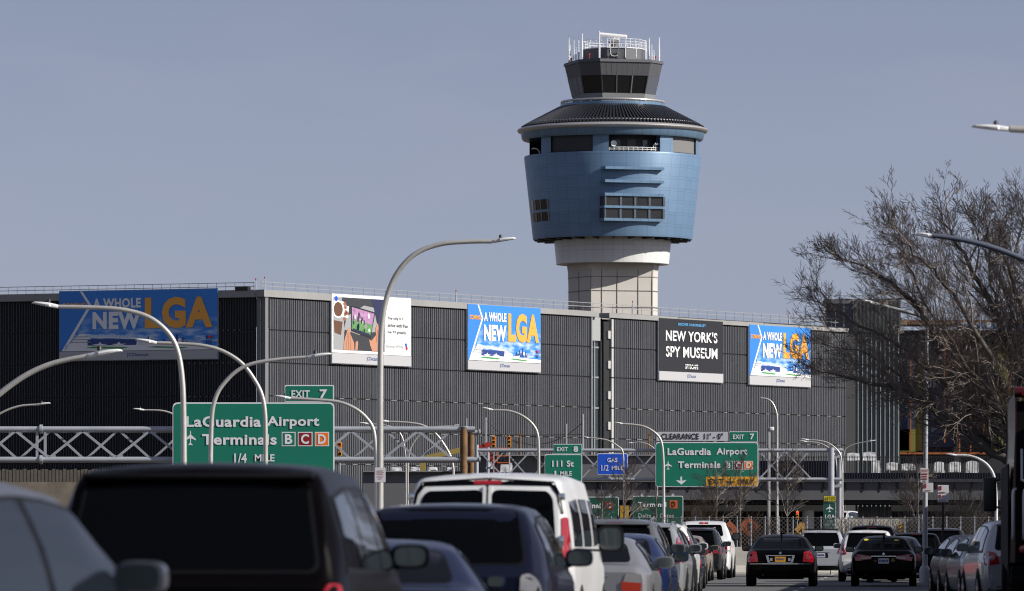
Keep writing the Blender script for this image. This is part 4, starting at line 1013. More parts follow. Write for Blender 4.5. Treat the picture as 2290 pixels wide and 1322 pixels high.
lamp('small lamp arching behind the right end of the near gantry', 262., 1014, [(1014,1050),(1008,1022),(990,990),(970,966),(945,951),(910,945),(869,943)], ((870,943),(843,940)), .08)
lamp('faint short lamp just behind the tall central lamp post', 300., 908, [(908,1060),(906,1010),(898,975),(882,958),(860,951),(825,948)], ((826,948),(802,946)), .06)
lamp('small lamp pointing right behind the near gantry by the rusty column', 300., 912, [(912,1060),(915,1015),(928,985),(950,964),(975,955),(1010,953)], ((1008,953),(1027,951)), .06)
lamp('lamp with pole just left of the street exit sign', 232., 1205, [(1205,1020),(1203,975),(1192,950),(1168,930),(1138,919),(1102,917)], ((1103,917),(1077,912)), .08)
lamp('lamp with its pole in front of the far airport terminals sign', 250., 1485, [(1484,1040),(1480,992),(1467,970),(1443,955),(1418,950),(1393,948)], ((1394,948),(1373,945)), .08)
lamp('small lamp behind the blue gas sign', 330., 1395, [(1395,1060),(1393,1012),(1382,998),(1362,986),(1340,981),(1316,979)], ((1318,979.5),(1303,977)), .07)
lamp('slender upright lamp right of the far airport terminals sign', 365., 1738, [(1738,1000),(1738,940),(1735,918),(1727,901),(1717,893),(1706,891)], ((1708,891.5),(1699,888)), .10)
lamp('upper lamp of the pair above the gantry posts at right', 340., 1884, [(1884,1060),(1880,1020),(1868,1002),(1850,990),(1828,985),(1808,984)], ((1809,984),(1790,982)), .07)
lamp('lower lamp of the pair above the gantry posts at right', 352., 1872, [(1872,1060),(1868,1022),(1855,1003),(1838,993),(1820,989),(1804,988)], ((1805,988),(1788,986)), .06)
lamp('thin lamp in front of the glass terminal block', 400., 1886, [(1886,1060),(1888,1012),(1900,998),(1920,991),(1940,988)], ((1939,988),(1958,985)), .05)
lamp('small grey lamp pointing left behind the exit 7 sign', 372., 1470, [(1470,1060),(1468,1015),(1455,997),(1432,989),(1415,991)], ((1416,991),(1404,990)), .06)
DKP = M('dark blue grey pole', (.10,.115,.15), .45, .3)
lamp('lamp reaching in from the right edge over the tree crown', 100., 2420, [(2422,1000),(2420,760),(2405,660),(2370,612),(2310,588),(2230,557),(2170,540),(2120,531),(2085,527)], ((2087,527),(2050,523)), .085, DKP, rt=.045)
lamp('lamp head at the upper right edge against open sky', 75., 2560, [(2560,900),(2555,600),(2535,420),(2490,345),(2430,310),(2350,294),(2258,288)], ((2259,289),(2173,284)), .09, up=.85)
lamp('white lamp curving left of the red truck', 205., 2228, [(2228,1120),(2224,1070),(2210,1042),(2188,1026),(2165,1019),(2138,1018)], ((2140,1018),(2115,1016)), .075, M('white painted pole', (.55,.55,.56), .45))
lamp('straight grey lamp pole on the right pavement with an octagonal base and notices', 176., 2068, [(2069,1150),(2071,900),(2073,740),(2071,712),(2050,704),(2010,693),(1960,680)], ((1962,680),(1915,670)), .085, M('matt grey pole', (.36,.37,.39), .5, .2, var=.12), base=.17, rt=.05)

# ------------------------------------------------------------------ traffic signals, boom lift, works signs
SIGY = M('traffic signal yellow', (.62,.26,.01), .5)
def signal(label, px, py, Y, w=15, lit=False):
    r_ = flat_root('traffic_signal', label, 'traffic light', px, py, Y); s_ = w/22.
    mb = MB(SIGY)
    for i in range(3): mb.bbox(-.17,.17,-.1,.15,i*.36,.34+i*.36,.03)
    mb.build('housing', r_)
    for i in range(3):
        m = MB(RED if i == 2 and not lit else (M('lit red lens', (1,.03,.01), .4, emit=2.) if i == 2 else BLACK)); m.lathe([(.001,-.12),(.11,-.12),(.12,-.10)], 14, axis='x'); o = m.build('lens', r_); o.location = (0,0,.17+i*.36); o.rotation_euler = (0,0,R(90))
        h = MB(SIGY); h.lathe([(.135,-.12),(.14,-.32)], 14, R(-100), R(100), axis='x'); h2 = h.build('visor', o)
    pm = MB(GALV); pm.tube([(.0,.2,-P(px,py,Y).z/s_),(0,.2,1.2)], .05, 6); pm.build('post', r_); r_.scale = (s_,s_,s_); return r_
signal('left yellow traffic signal beside the boom lift', 1104, 1001, 366.)
signal('right yellow traffic signal beside the boom lift', 1139, 1001, 366.)
signal('yellow signal seen through the near gantry truss left of the tall lamp', 760, 1020, 300.)
signal('traffic signal showing red in the shade of the viaduct', 1783, 1163, 340., 11, True)
bl_ = flat_root('boom_lift', 'red boom lift basket with orange rails above the gantry left end', 'boom lift', 1098, 1035, 372.)
RM = M('red lift steel', (.34,.03,.02), .5); OM = M('orange lift rails', (.62,.14,.02), .5)
bzz = P(1098,1035,372.); 
mb = MB(RM); mb.beam(P(1070,1000,372)-bzz, P(1108,990,372)-bzz, .22); mb.beam(P(1086,990,372)-bzz, P(1106,1036,372)-bzz, .3); mb.build('boom', bl_)
mb = MB(OM); q = [P(a,b,c)-bzz for a,b,c in ((1112,1035,371.6),(1140,1035,371.6),(1140,1035,372.6),(1112,1035,372.6))]
for h in (0,.45,.95):
    for i in range(4): mb.beam(q[i]+Vector((0,0,h)), q[(i+1)%4]+Vector((0,0,h)), .05)
for p in q: mb.beam(p, p+Vector((0,0,.95)), .05)
mb.build('basket', bl_)
mb = MB(BLACK); mb.bbox((q[0].x),(q[1].x),q[0].y+.1,q[0].y+.9,q[0].z-.1,q[0].z+.05,.03); mb.bbox(q[0].x+.15,q[0].x+.5,.0,.4,q[0].z+.1,q[0].z+.75,.03); mb.build('control_box', bl_)
bp = MB(RM); bp.tube([(.2,.5,-bzz.z),(.25,.5,.1)], .14, 8); bp.build('mast', bl_)
cr_ = flat_root('crane_boom', 'pale yellow crane boom seen through the near gantry truss', 'crane', 990, 1060, 395.); cz = P(990,1060,395.)
mb = MB(M('crane yellow', (.34,.25,.06), .6)); mb.beam(P(945,1026,395)-cz, P(1045,1003,395)-cz, .5, .35); mb.beam(P(945,1026,395)-cz, P(950,1060,395)-cz-Vector((0,0,cz.z*.6)), .4); mb.build('boom', cr_)
mb = MB(M('crane base', (.05,.05,.05), .7)); mb.bbox(-2,1,-.5,.9,-cz.z,-cz.z*.55,.1); mb.build('chassis', cr_)
OR = M('orange works sheeting', (.42,.085,.02), .65)
for px, py, lb in ((1632,1188,'orange diamond works sign just right of the white pickup behind the fence'),(1675,1178,'taller orange diamond works sign right of the other one behind the fence')):
    r_ = flat_root('works_sign', lb, 'works sign', px, py, 290., 'orange diamond works signs'); k = 290/F
    mb = MB(OR); mb.poly([(0,-24*k),(24*k,0),(0,24*k),(-24*k,0)], 0, .02); mb.build('panel', r_)
    mb = MB(SIGNBK); mb.poly([(-2*k,-9*k),(2*k,-9*k),(2*k,2*k),(6*k,2*k),(0,10*k),(-6*k,2*k),(-2*k,2*k)], -.01); mb.build('symbol', r_)
    mb = MB(GALV); mb.box(-.03,.03,.025,.08,-r_.location.z,26*k); mb.build('post', r_)
ex = flat_root('excavator', 'small yellow excavator behind the fence left of the white pier', 'excavator', 1790, 1200, 300.); YE = M('excavator yellow', (.45,.24,.05), .6); k = 300/F; zb_ = -P(0,1200,300).z
mb = MB(YE); mb.beam((-10*k,0,12*k),(4*k,0,30*k), .25); mb.beam((4*k,0,30*k),(9*k,0,8*k), .2); mb.build('arm', ex)
mb = MB(YE); mb.bbox(-22*k,2*k,.2,1.6,0,9*k,.05); mb.build('body', ex)
mb = MB(BLACK); mb.bbox(-24*k,6*k,.1,1.8,zb_,-2*k,.1); mb.build('track', ex)
mb = MB(YE); mb.add([(5*k,-.2,8*k),(14*k,-.2,8*k),(12*k,-.2,0),(4*k,-.2,1*k),(5*k,.3,8*k),(14*k,.3,8*k),(12*k,.3,0),(4*k,.3,1*k)], [(0,1,2,3),(7,6,5,4),(0,4,5,1),(1,5,6,2),(2,6,7,3),(3,7,4,0)]); mb.build('bucket', ex)
ch = flat_root('chevron_board', 'yellow and black striped warning board behind the fence', 'warning board', 2017, 1195, 262.); k = 262/F
mb = MB(AMBER); mb.poly([(-8*k,0),(8*k,0),(8*k,24*k),(-8*k,24*k)], 0, .03); mb.use(SIGNBK)
for q in range(3): mb.poly([(-8*k,(1+q*8)*k),(8*k,(7+q*8)*k) ,(8*k,(10.5+q*8)*k) if q<2 else (8*k,23.9*k),(-8*k,(4.5+q*8)*k)], -.004)
mb.build('panel', ch); mb = MB(GALV); mb.box(-.03,.03,.035,.09,-ch.location.z,22*k); mb.build('post', ch)
# overhead wires and thin masts in front of the garage
UT = M('weathered utility steel', (.30,.30,.31), .6, .2)
for px, y0, Y, lb in ((1086,934,385,'thin mast left of the right traffic signals in front of the garage'),(1266,948,385,'thin mast above the exit 8 tab in front of the garage'),(1303,926,385,'tallest thin mast just left of the stair slot'),(1163,972,385,'short rusty pipe between the traffic signals and the exit 8 tab'),(1451,972,385,'short rusty pipe left of the clearance sign'),(1719,955,376,'grey camera pole left of the slender lamp')):
    mb = MB(RUST if 'rusty' in lb else UT); z = Z(y0,Y); mb.tube([(0,0,0),(0,0,z)], .07 if 'camera' not in lb else .11, 6)
    if 'rusty' in lb: mb.box(-.2,.2,-.08,.08,z-.02,z+.08)
    if 'camera' in lb: mb.use(WHITE); mb.bbox(.05,.35,-.15,.15,z-.25,z,.05)
    o = mb.build('utility_pole', None, 50, loc=(X(px,Y),Y,0)); tag(o, lb, 'utility pole')
wr = MB(M('black cable', (.02,.02,.022), .6)); w0 = P(1088,940,385)
for a, b, sag in (((1088,940),(1160,992),6),((1303,945),(1210,993),10),((1070,972),(1300,972),1),((1145,985),(1215,1000),1)):
    q = [];
    for t in np.linspace(0,1,9): q.append(P(a[0]+(b[0]-a[0])*t, a[1]+(b[1]-a[1])*t + sag*4*t*(1-t), 385) - w0)
    wr.tube(q, .025, 4)
tag(wr.build('overhead_cable', None, loc=w0), 'black sagging cables strung between the thin masts', 'cable')
# retaining wall and rubble at far left
mb = MB(M('tan retaining wall', (.16,.135,.105), .9, var=.35, scale=.8, bump=.5)); mb.box(X(-60,392),X(240,392),392,393,0,Z(1078,392)); tag(mb.build('retaining_wall'), 'tan stained retaining wall low at the left edge', 'wall')
mb = MB(M('brown board fence', (.11,.095,.075), .9, var=.3)); 
x = X(-60,396)
while x < X(420,396): mb.box(x,x+.2,396,396.05,0,Z(1050,396)+.05*math.sin(x*9)); x += .25
tag(mb.build('board_fence'), 'dull brown board fence below the gantry at far left', 'fence')

# ------------------------------------------------------------------ bare trees and scrub
BARK = M('grey brown bark', (.13,.11,.095), .9, var=.3, scale=3); TWIG = M('pale brown twigs', (.215,.18,.155), .9)
DBARK = M('dark bark', (.095,.08,.068), .9, var=.35, scale=3)
def grow(mb, p, d, L, r, lv, rg, up=.12, spread=.75, wob=.14, kids=(5,6,5,4,3), rmin=.006, ratio=(.42,.68)):
    n = max(3, int(L/.35)) if r > .02 else 3
    n = min(n, 9); pts = [p.copy()]; rs = [r]; q = p.copy(); dirs = [d.copy()]
    for i in range(n):
        d = (d + Vector((rg.gauss(0,wob),rg.gauss(0,wob),rg.gauss(0,wob)+up*.35))).normalized()
        q = q + d*(L/n); pts.append(q.copy()); dirs.append(d.copy()); rs.append(max(rmin, r*(1-.62*(i+1)/n)))
    mb.tube(pts, rs, 6 if r > .06 else (4 if r > .02 else 3), cap=False)
    if lv <= 0: return
    k = kids[len(kids)-lv] if lv <= len(kids) else kids[0]
    for j in range(k):
        t = .25 + .75*(j+rg.random()*.8)/k if j < k-1 else 1.
        t = min(t,1.); i = min(int(t*n), n-1); f = t*n-i; b = pts[i].lerp(pts[i+1], f); bd = dirs[i+1]
        ax = bd.cross(Vector((rg.gauss(0,1),rg.gauss(0,1),rg.gauss(0,1)))).normalized()
        a = rg.uniform(.45,1.0)*spread if t < .99 else rg.uniform(.1,.4)
        nd = (Matrix.Rotation(a,3,ax) @ bd); nd = (nd + Vector((0,0,up))).normalized()
        grow(mb, b, nd, L*rg.uniform(*ratio)*(1.15-.35*t), max(rmin, rs[i]*.62), lv-1, rg, up, spread, wob, kids, rmin, ratio)
TRY = 172.
tree = thing('bare_tree', 'large spreading bare tree filling the right side of the picture', 'tree', (X(2345,TRY),TRY,0))
tb = tree.location.copy()
mb = MB(DBARK); fork = P(2335,1075,TRY)-tb
mb.tube([(0,0,-.05),(0,0,.15),(.02,0,.6),tuple(fork*.6),tuple(fork)], [.48,.38,.32,.29,.30], 12, cap=False); 
rg = random.Random(11); cm_ = MB(TWIG)
limbs = [((2335,1075),(2240,1030),(2150,960),(2062,905),(2005,872),(1895,845),(1825,832)),
 ((2335,1075),(2270,1000),(2180,930),(2090,850),(2000,770),(1895,715),(1828,678)),
 ((2330,1070),(2265,960),(2190,870),(2100,760),(2030,670),(1940,610),(1868,580)),
 ((2335,1070),(2280,940),(2210,800),(2140,680),(2080,610),(2025,560),(1985,515)),
 ((2340,1070),(2300,920),(2250,760),(2195,640),(2142,550),(2108,490)),
 ((2345,1070),(2320,900),(2290,720),(2255,600),(2218,545),(2200,488)),
 ((2345,1070),(2340,880),(2330,680),(2316,560),(2304,480)),
 ((2345,1075),(2370,900),(2400,720),(2420,560),(2440,430)),
 ((2340,1075),(2260,1010),(2200,980),(2120,940),(2040,850),(1950,790),(1860,765)),
 ((2340,1075),(2290,980),(2230,900),(2160,820),(2090,720),(2040,640),(2010,560)),
 ((2340,1075),(2320,960),(2300,860),(2260,760),(2230,660),(2220,560)),
 ((2350,1075),(2420,960),(2500,860),(2570,740),(2610,620))]
for li, lp in enumerate(limbs):
    dy0 = rg.uniform(-3.,3.)
    pts = []; n = len(lp)
    for i, (a,b) in enumerate(lp): 
        t = i/(n-1); pts.append(P(a,b,TRY) - tb + Vector((0, dy0*t, 0)))
    sm = catmull(pts, 4); m = len(sm); r0 = .165 if li in (0,2,4) else .12
    sm = [p + Vector((rg.gauss(0,.04),rg.gauss(0,.08),rg.gauss(0,.04)))*(1 if 0<i<m-1 else 0) for i,p in enumerate(sm)]
    rs = [max(.016, r0*(1-.9*i/(m-1))) for i in range(m)]
    mb.tube(sm, rs, 8, cap=False)
    for i in range(3, m):
        u = i/(m-1)
        for _ in range(2):
            f = rg.random(); j = min(i,m-2); b = sm[j].lerp(sm[j+1], f); bd = (sm[j+1]-sm[j]).normalized()
            ax = bd.cross(Vector((rg.gauss(0,1),rg.gauss(0,1),rg.gauss(0,1)))).normalized()
            nd = Matrix.Rotation(rg.uniform(.35,1.),3,ax) @ bd
            if nd.z < -.15: nd.z *= -.5
            grow(cm_, b, nd.normalized(), rg.uniform(.6,1.15)*(1.85-1.25*u), max(.012, rs[j]*.30), 3, rg, .12, .95, .14, (5,4,3), .0048, (.45,.66))
    for _ in range(3):      # a few finer ends
        bd = (sm[-1]-sm[-3]).normalized(); ax = bd.cross(Vector((rg.gauss(0,1),rg.gauss(0,1),rg.gauss(0,1)))).normalized()
        grow(cm_, sm[-1], Matrix.Rotation(rg.uniform(.1,.7),3,ax) @ bd, rg.uniform(.6,1.1), .013, 3, rg, .06, .9, .13, (4,4,3), .0048, (.45,.66))
    for q in range(8 if li in (4,5,6,7,9,10) else 6):      # secondary limbs fill the crown between the main ones
        u = .3 + .65*(q+rg.random())/(8 if li in (4,5,6,7,9,10) else 6); j = min(int(u*(m-1)), m-2); bd = (sm[j+1]-sm[j]).normalized()
        ax = Vector((rg.gauss(0,.25), rg.choice((-1,1)), rg.gauss(0,.25))).normalized()
        nd = Matrix.Rotation(rg.uniform(.4,.8),3,ax) @ bd
        if nd.z < 0: nd.z *= -.3
        grow(cm_, sm[j], nd.normalized(), rg.uniform(1.5,2.3)*(1.25-.65*u), max(.022, rs[j]*.45), 4, rg, .08, .9, .12, (5,4,4,3), .0050, (.42,.62))
mb.build('trunk', tree, 60, recalc=False); cm_.build('crown', tree, recalc=False)
print('tree faces', len(cm_.f))
def small_tree(label, px, py_top, Y, hw, seed, lv=3, tm=BARK, name='young_tree', stems=1, py_fork=None):
    rg = random.Random(seed); r_ = thing(name, label, 'tree', (X(px,Y),Y,0), 0, 'bare young trees behind the fence'); H_ = Z(py_top,Y); k = hw*Y/F
    zf = Z(py_fork,Y) if py_fork else H_*.38
    tr_ = MB(tm); cw = MB(TWIG)
    tr_.tube([(0,0,-.05),(.02,0,zf*.5),(0,.02,zf),(.03,0,zf+(H_-zf)*.5),(.0,0,H_)], [.085,.065,.05,.025,.009], 7, cap=False)
    for i in range(14):
        t = (i+.5)/14; z = zf*.85 + (H_-zf)*t*.9; a = rg.uniform(0,6.28)
        d = Vector((math.cos(a)*.9, math.sin(a)*.9, rg.uniform(.6,1.3))).normalized()
        grow(cw, Vector((0,0,z)), d, k*rg.uniform(.75,1.2)*(1.1-.5*t), .021*(1-.4*t), lv, rg, .14, .7, .10, (5,4,4) if lv == 3 else (6,5), .0055)
    tr_.build('trunk', r_, 60, recalc=False); cw.build('crown', r_, recalc=False); return r_
small_tree('bare young tree in front of the terminal D sign left edge', 1396, 1030, 256., 60, 1, py_fork=1165)
small_tree('bare young tree left of the pair under the amber exit only panel', 1602, 1040, 275., 62, 2, py_fork=1160)
small_tree('bare young tree right of the pair under the amber exit only panel', 1655, 1030, 278., 62, 3, py_fork=1155)
small_tree('dark bare young tree between the exit only panel and the gantry posts', 1760, 1020, 285., 70, 4, tm=DBARK, py_fork=1150)
small_tree('bare young tree crossing behind the octagonal based lamp pole', 2052, 1040, 250., 62, 5, tm=DBARK, py_fork=1165)
small_tree('thin bare sapling before the lettering of the terminal D sign', 1466, 1085, 255., 24, 6, 1, py_fork=1150)
small_tree('low bare sapling in front of the terminal C sign', 1345, 1085, 256., 36, 7, 2, py_fork=1170)
def shrub(label, px, py_top, Y, hw, seed, tm):
    rg = random.Random(seed); mb = MB(tm); k = hw*Y/F; H_ = Z(py_top,Y)
    for i in range(34):
        a = rg.uniform(0,6.28); b = Vector((rg.uniform(-.6,.6)*k, rg.uniform(-.5,.5)*k, 0))
        d = Vector((math.cos(a)*.35, math.sin(a)*.35, 1)).normalized()
        grow(mb, b, d, H_*rg.uniform(.5,.85), .018, 2, rg, .2, .7, .12, (5,4), .006)
    o = mb.build('shrub', None, recalc=False, loc=(X(px,Y),Y,0)); tag(o, label, 'shrub', 'dry scrub behind the fence')
DRY = M('dry brown stems', (.15,.10,.06), .9); DRY2 = M('grey brown stems', (.12,.10,.085), .9)
shrub('dry brown shrub behind the fence right of the gantry posts', 1905, 1168, 240., 26, 1, DRY)
shrub('low dry brown shrub below the pale ramp wall', 1958, 1172, 241., 30, 2, DRY)
shrub('reddish dry shrub right of the terminal D sign', 1555, 1130, 270., 26, 3, DRY)
shrub('tall grey brown scrub behind the fence right of the grey lamp pole', 2125, 1120, 250., 36, 4, DRY2)
shrub('tangled grey brown scrub behind the fence near the white curved lamp', 2185, 1110, 252., 40, 5, DRY2)
shrub('grey brown scrub beside the striped warning board', 2040, 1150, 247., 26, 6, DRY2)
shrub('dry shrub behind the fence by the orange works signs', 1700, 1160, 262., 30, 7, DRY)

# low building added out of view to cast shade over the kerb row
sb = thing('added_shade_building', 'added unseen low brown brick building placed to shade the parked row', 'building', (14.2,130.,0), -HD)
mb = MB(M('brown brick', (.12,.06,.045), .9, var=.2, scale=2, bump=.3)); mb.box(0,8,-46,46,0,4.8); mb.build('wall', sb)
mb = MB(DCONC); mb.box(-.15,8.15,-46.15,46.15,4.8,5.0); mb.build('roof', sb)
mb = MB(M('added building glass', (.02,.025,.03), .06))
for k in range(14): mb.box(-.06,-.01,-44+k*6.3,-44+k*6.3+3.6,.8,2.9)
mb.build_each('window', sb)
# ------------------------------------------------------------------ vehicles
TGLASS = M('tinted car glass', (.0015,.0018,.0025), .05, spec=.10)
SGLASS = M('side car glass', (.008,.011,.015), .03, spec=.5, coat=.15)
TYRE = M('tyre rubber', (.007,.007,.0075), .9, spec=.2); RIMA = M('alloy rim', (.42,.42,.43), .3, .8)
CHROME = M('chrome trim', (.75,.75,.76), .12, 1.); TRIM = M('black trim', (.004,.004,.0045), .5, spec=.2); UNDER = M('dark underbody', (.006,.006,.006), .9)
TAIL = M('red tail lens', (.30,.004,.010), .12, coat=1.); TAILD = M('dark red tail lens', (.11,.003,.006), .12, coat=1.); CLEAR = M('clear lamp lens', (.36,.35,.34), .12, .3, coat=1.)
AMBL = M('amber lens', (.7,.16,.02), .15, coat=1.); BRAKE = M('lit brake lamp', (1,.03,.03), .3, emit=.5)
PLW = M('pale licence plate', (.55,.55,.58), .4); PLO = M('orange licence plate', (.72,.36,.02), .4); MIRG = M('mirror glass', (.03,.04,.042), .05, 0., spec=.8)
ROOFR = M('roof rail', (.30,.30,.31), .35, .6)
SP = {
 'sedan': dict(L=4.85,W=1.84,H=1.45,top=[(0,.92),(.06,1.0),(.15,1.035),(.75,1.06),(1.5,1.385),(1.9,1.43),(2.5,1.45),(3.0,1.41),(3.85,1.02),(4.6,.82),(4.8,.68),(4.85,.55)],
   belt=[(0,.9),(1,.95),(3.5,.92),(4.85,.7)],wt=.66,wy=(1.02,3.85),wr=.325,rw=[(-.60,1.10),(.60,1.10),(.50,1.355),(-.50,1.355)],
   sw=[[(1.22,1.0),(1.72,1.32),(2.28,1.36),(2.28,.99)],[(2.36,.99),(2.36,1.36),(2.7,1.36),(3.02,1.32),(3.52,1.0)]],ws=[(-.62,1.07),(.62,1.07),(.52,1.35),(-.52,1.35)],mz=1.02,my=3.3),
 'suv': dict(L=4.65,W=1.86,H=1.70,top=[(0,1.0),(.04,1.08),(.09,1.13),(.40,1.60),(.47,1.655),(.6,1.675),(1.4,1.70),(2.2,1.69),(2.8,1.63),(3.6,1.13),(4.35,1.0),(4.6,.85),(4.65,.7)],
   belt=[(0,1.0),(1,1.06),(3.5,1.02),(4.65,.85)],wt=.73,wy=(.92,3.65),wr=.36,rw=[(-.67,1.15),(.67,1.15),(.575,1.605),(-.575,1.605)],
   sw=[[(.50,1.13),(.62,1.48),(1.15,1.56),(1.15,1.12)],[(1.24,1.12),(1.24,1.565),(2.05,1.585),(2.05,1.10)],[(2.13,1.10),(2.13,1.585),(2.5,1.57),(2.85,1.52),(3.35,1.10)]],ws=[(-.66,1.18),(.66,1.18),(.56,1.58),(-.56,1.58)],mz=1.14,my=3.15),
 'minivan': dict(L=5.1,W=2.02,H=1.81,top=[(0,1.0),(.03,1.06),(.07,1.10),(.35,1.70),(.41,1.765),(.55,1.785),(1.6,1.81),(2.8,1.78),(3.3,1.66),(4.2,1.12),(4.8,.98),(5.05,.8),(5.1,.65)],
   belt=[(0,1.02),(1,1.08),(3.8,1.03),(5.1,.8)],wt=.77,wy=(1.0,4.05),wr=.36,rw=[(-.79,1.13),(.79,1.13),(.69,1.71),(-.69,1.71)],
   sw=[[(.40,1.15),(.55,1.58),(1.3,1.64),(1.3,1.13)],[(1.4,1.13),(1.4,1.645),(2.4,1.655),(2.4,1.11)],[(2.5,1.11),(2.5,1.655),(2.9,1.63),(3.3,1.55),(3.85,1.10)]],ws=[(-.7,1.18),(.7,1.18),(.6,1.62),(-.6,1.62)],mz=1.16,my=3.6),
 'van': dict(L=5.7,W=2.02,H=2.11,top=[(0,1.15),(.015,1.22),(.03,1.3),(.15,1.88),(.24,2.02),(.45,2.07),(2,2.11),(3.8,2.07),(4.75,1.42),(5.4,1.2),(5.65,1.0),(5.7,.8)],
   belt=[(0,1.12),(1,1.15),(4,1.15),(5.7,.95)],wt=.82,wy=(1.15,4.6),wr=.37,rw=[],
   sw=[[(.50,1.26),(.55,1.78),(1.6,1.82),(1.6,1.26)],[(1.85,1.26),(1.85,1.82),(3.0,1.82),(3.0,1.26)],[(3.3,1.26),(3.3,1.82),(3.75,1.80),(4.35,1.30)]],ws=[(-.75,1.45),(.75,1.45),(.68,1.98),(-.68,1.98)],mz=1.3,my=4.35),
 'pickup': dict(L=5.9,W=2.04,H=2.0,top=[(0,1.27),(.02,1.36),(.06,1.38),(1.9,1.38),(1.94,1.44),(2.10,1.88),(2.25,1.95),(2.8,2.0),(3.5,1.95),(4.3,1.42),(4.5,1.33),(5.7,1.2),(5.9,.95)],
   belt=[(0,1.25),(2,1.3),(4,1.28),(5.9,1.0)],wt=.74,wy=(1.25,4.75),wr=.41,rw=[(-.68,1.46),(.68,1.46),(.60,1.86),(-.60,1.86)],
   sw=[[(2.2,1.38),(2.28,1.84),(2.9,1.88),(2.9,1.36)],[(2.98,1.36),(2.98,1.88),(3.4,1.86),(4.05,1.37)]],ws=[(-.7,1.46),(.7,1.46),(.6,1.88),(-.6,1.88)],mz=1.42,my=3.95),
}
def interp(keys, y): return float(np.interp(y, [k[0] for k in keys], [k[1] for k in keys]))
PLAN = [(0,.885),(.10,.945),(.35,.985),(.9,1.)]
def body_mesh(sp, zs):
    L_, W_, H_ = sp['L'], sp['W'], sp['H']
    ys = np.arange(-.3, L_+.3, .01); tz_ = np.interp(ys, [k[0] for k in sp['top']], [k[1] for k in sp['top']])
    kern = np.ones(9)/9.; tz_ = np.convolve(np.pad(tz_,4,mode='edge'), kern, 'valid')
    top = lambda y: float(np.interp(y, ys, tz_))
    plan = PLAN + [(L_-1.1,1.),(L_-.5,.955),(L_-.15,.87),(L_,.72)]
    bot = [(0,.42),(.25,.30),(.8,.25),(L_-.9,.22),(L_-.2,.22),(L_,.32)]
    st = sorted(set([0,.015,.03,.05,.08,.11,.15,.19,.24,.29,.34,.4,.47,.55] + [round(.65+.1*i,2) for i in range(int((L_-1.2)/.1))] + [L_-.55,L_-.4,L_-.3,L_-.2,L_-.12,L_-.06,L_-.02,L_]))
    rings = []; cab = H_ - interp(sp['belt'], 2.0)
    for y in st:
        w_ = W_/2*interp(plan,y); zb = interp(bot,y); zt = top(y); zs_ = min(interp(sp['belt'],y), zt-.035)
        h = max(0,min(1,(zt-zs_)/cab)); ws_ = w_*.972; we = ws_*.93*(1-h) + (W_/2*sp['wt']*min(1,interp(plan,y)+.04))*h
        half = [(0,zb),(w_*.78,zb),(w_*.93,zb+.035),(w_*.975,zb+.13),(w_*.995,(zb+zs_)/2),(w_,zs_-.17),(w_*.995,zs_-.07),(ws_,zs_)]
        zr = zt - .045*h - .012
        for t in (.25,.5,.75): half.append((ws_+(we-ws_)*t + .035*h*math.sin(math.pi*t), zs_+(zr-zs_)*t))
        half += [(we,zr),(we-.03,zt-.025*h-.004),(we-.09,zt-.008*h),(we*.72,zt+.008*h),(we*.4,zt+.018*h+.004),(0,zt+.022*h+.006)]
        ring = [Vector((x,y,z*zs)) for x,z in half] + [Vector((-x,y,z*zs)) for x,z in half[-2:0:-1]]
        rings.append(ring)
    n = len(rings[0]); vs = [v for r in rings for v in r]; fs = []
    for i in range(len(rings)-1):
        for k in range(n): fs.append((i*n+k, i*n+(k+1)%n, (i+1)*n+(k+1)%n, (i+1)*n+k))
    hf = n//2
    for base, rev in ((0,0),((len(rings)-1)*n,1)):
        for k in range(hf):
            a, b, c, d = k, k+1, (n-k-1)%n, (n-k)%n
            q = [base+a, base+b, base+c, base+d]; q = list(dict.fromkeys(q))
            if len(q) > 2: fs.append(tuple(q[::-1] if rev else q))
    return vs, fs
class Shell:
    """panels that follow the body: a polygon cast on to it along an axis"""
    def __init__(s, vs, fs): s.bvh = BVHTree.FromPolygons(vs, fs)
    def cast(s, mb, pts, axis, off=.006, sign=1, step=.14, skirt=.02):
        bm = bmesh.new(); bm.faces.new([bm.verts.new((a,b,0)) for a,b in pts])
        for ax in (0,1):
            lo = min(p[ax] for p in pts); hi = max(p[ax] for p in pts); m = int((hi-lo)/step)
            for i in range(1, m+1):
                co = Vector((0,0,0)); no = Vector((0,0,0)); co[ax] = lo + (hi-lo)*i/(m+1); no[ax] = 1
                bmesh.ops.bisect_plane(bm, geom=bm.verts[:]+bm.edges[:]+bm.faces[:], plane_co=co, plane_no=no)
        out = []; last = None
        for v in bm.verts:
            a, b = v.co.x, v.co.y
            if axis == 'rear': o, d = Vector((a,-3,b)), Vector((0,1,0))
            elif axis == 'front': o, d = Vector((a,12,b)), Vector((0,-1,0))
            else: o, d = Vector((3*sign,a,b)), Vector((-sign,0,0))
            h = s.bvh.ray_cast(o, d)
            if h[0] is None:
                h = s.bvh.find_nearest(o + d*(3 if axis != 'front' else 8))
            nn = h[1] if h[1].dot(d) < 0 else -h[1]
            out.append(h[0] + nn*off)
        bm.verts.index_update(); fs = [[v.index for v in f.verts] for f in bm.faces]
        be = [(e.verts[0].index, e.verts[1].index) for e in bm.edges if len(e.link_faces) == 1]; bm.free()
        n = len(out)
        d = Vector((0,1,0)) if axis == 'rear' else (Vector((0,-1,0)) if axis == 'front' else Vector((-sign,0,0)))
        inner = [p + d*(off+skirt) for p in out]
        mb.add(out + inner, fs + [(a,b,n+b,n+a) for a,b in be]); return mb
def mir(pts): return [(-x,z) for x,z in pts][::-1]
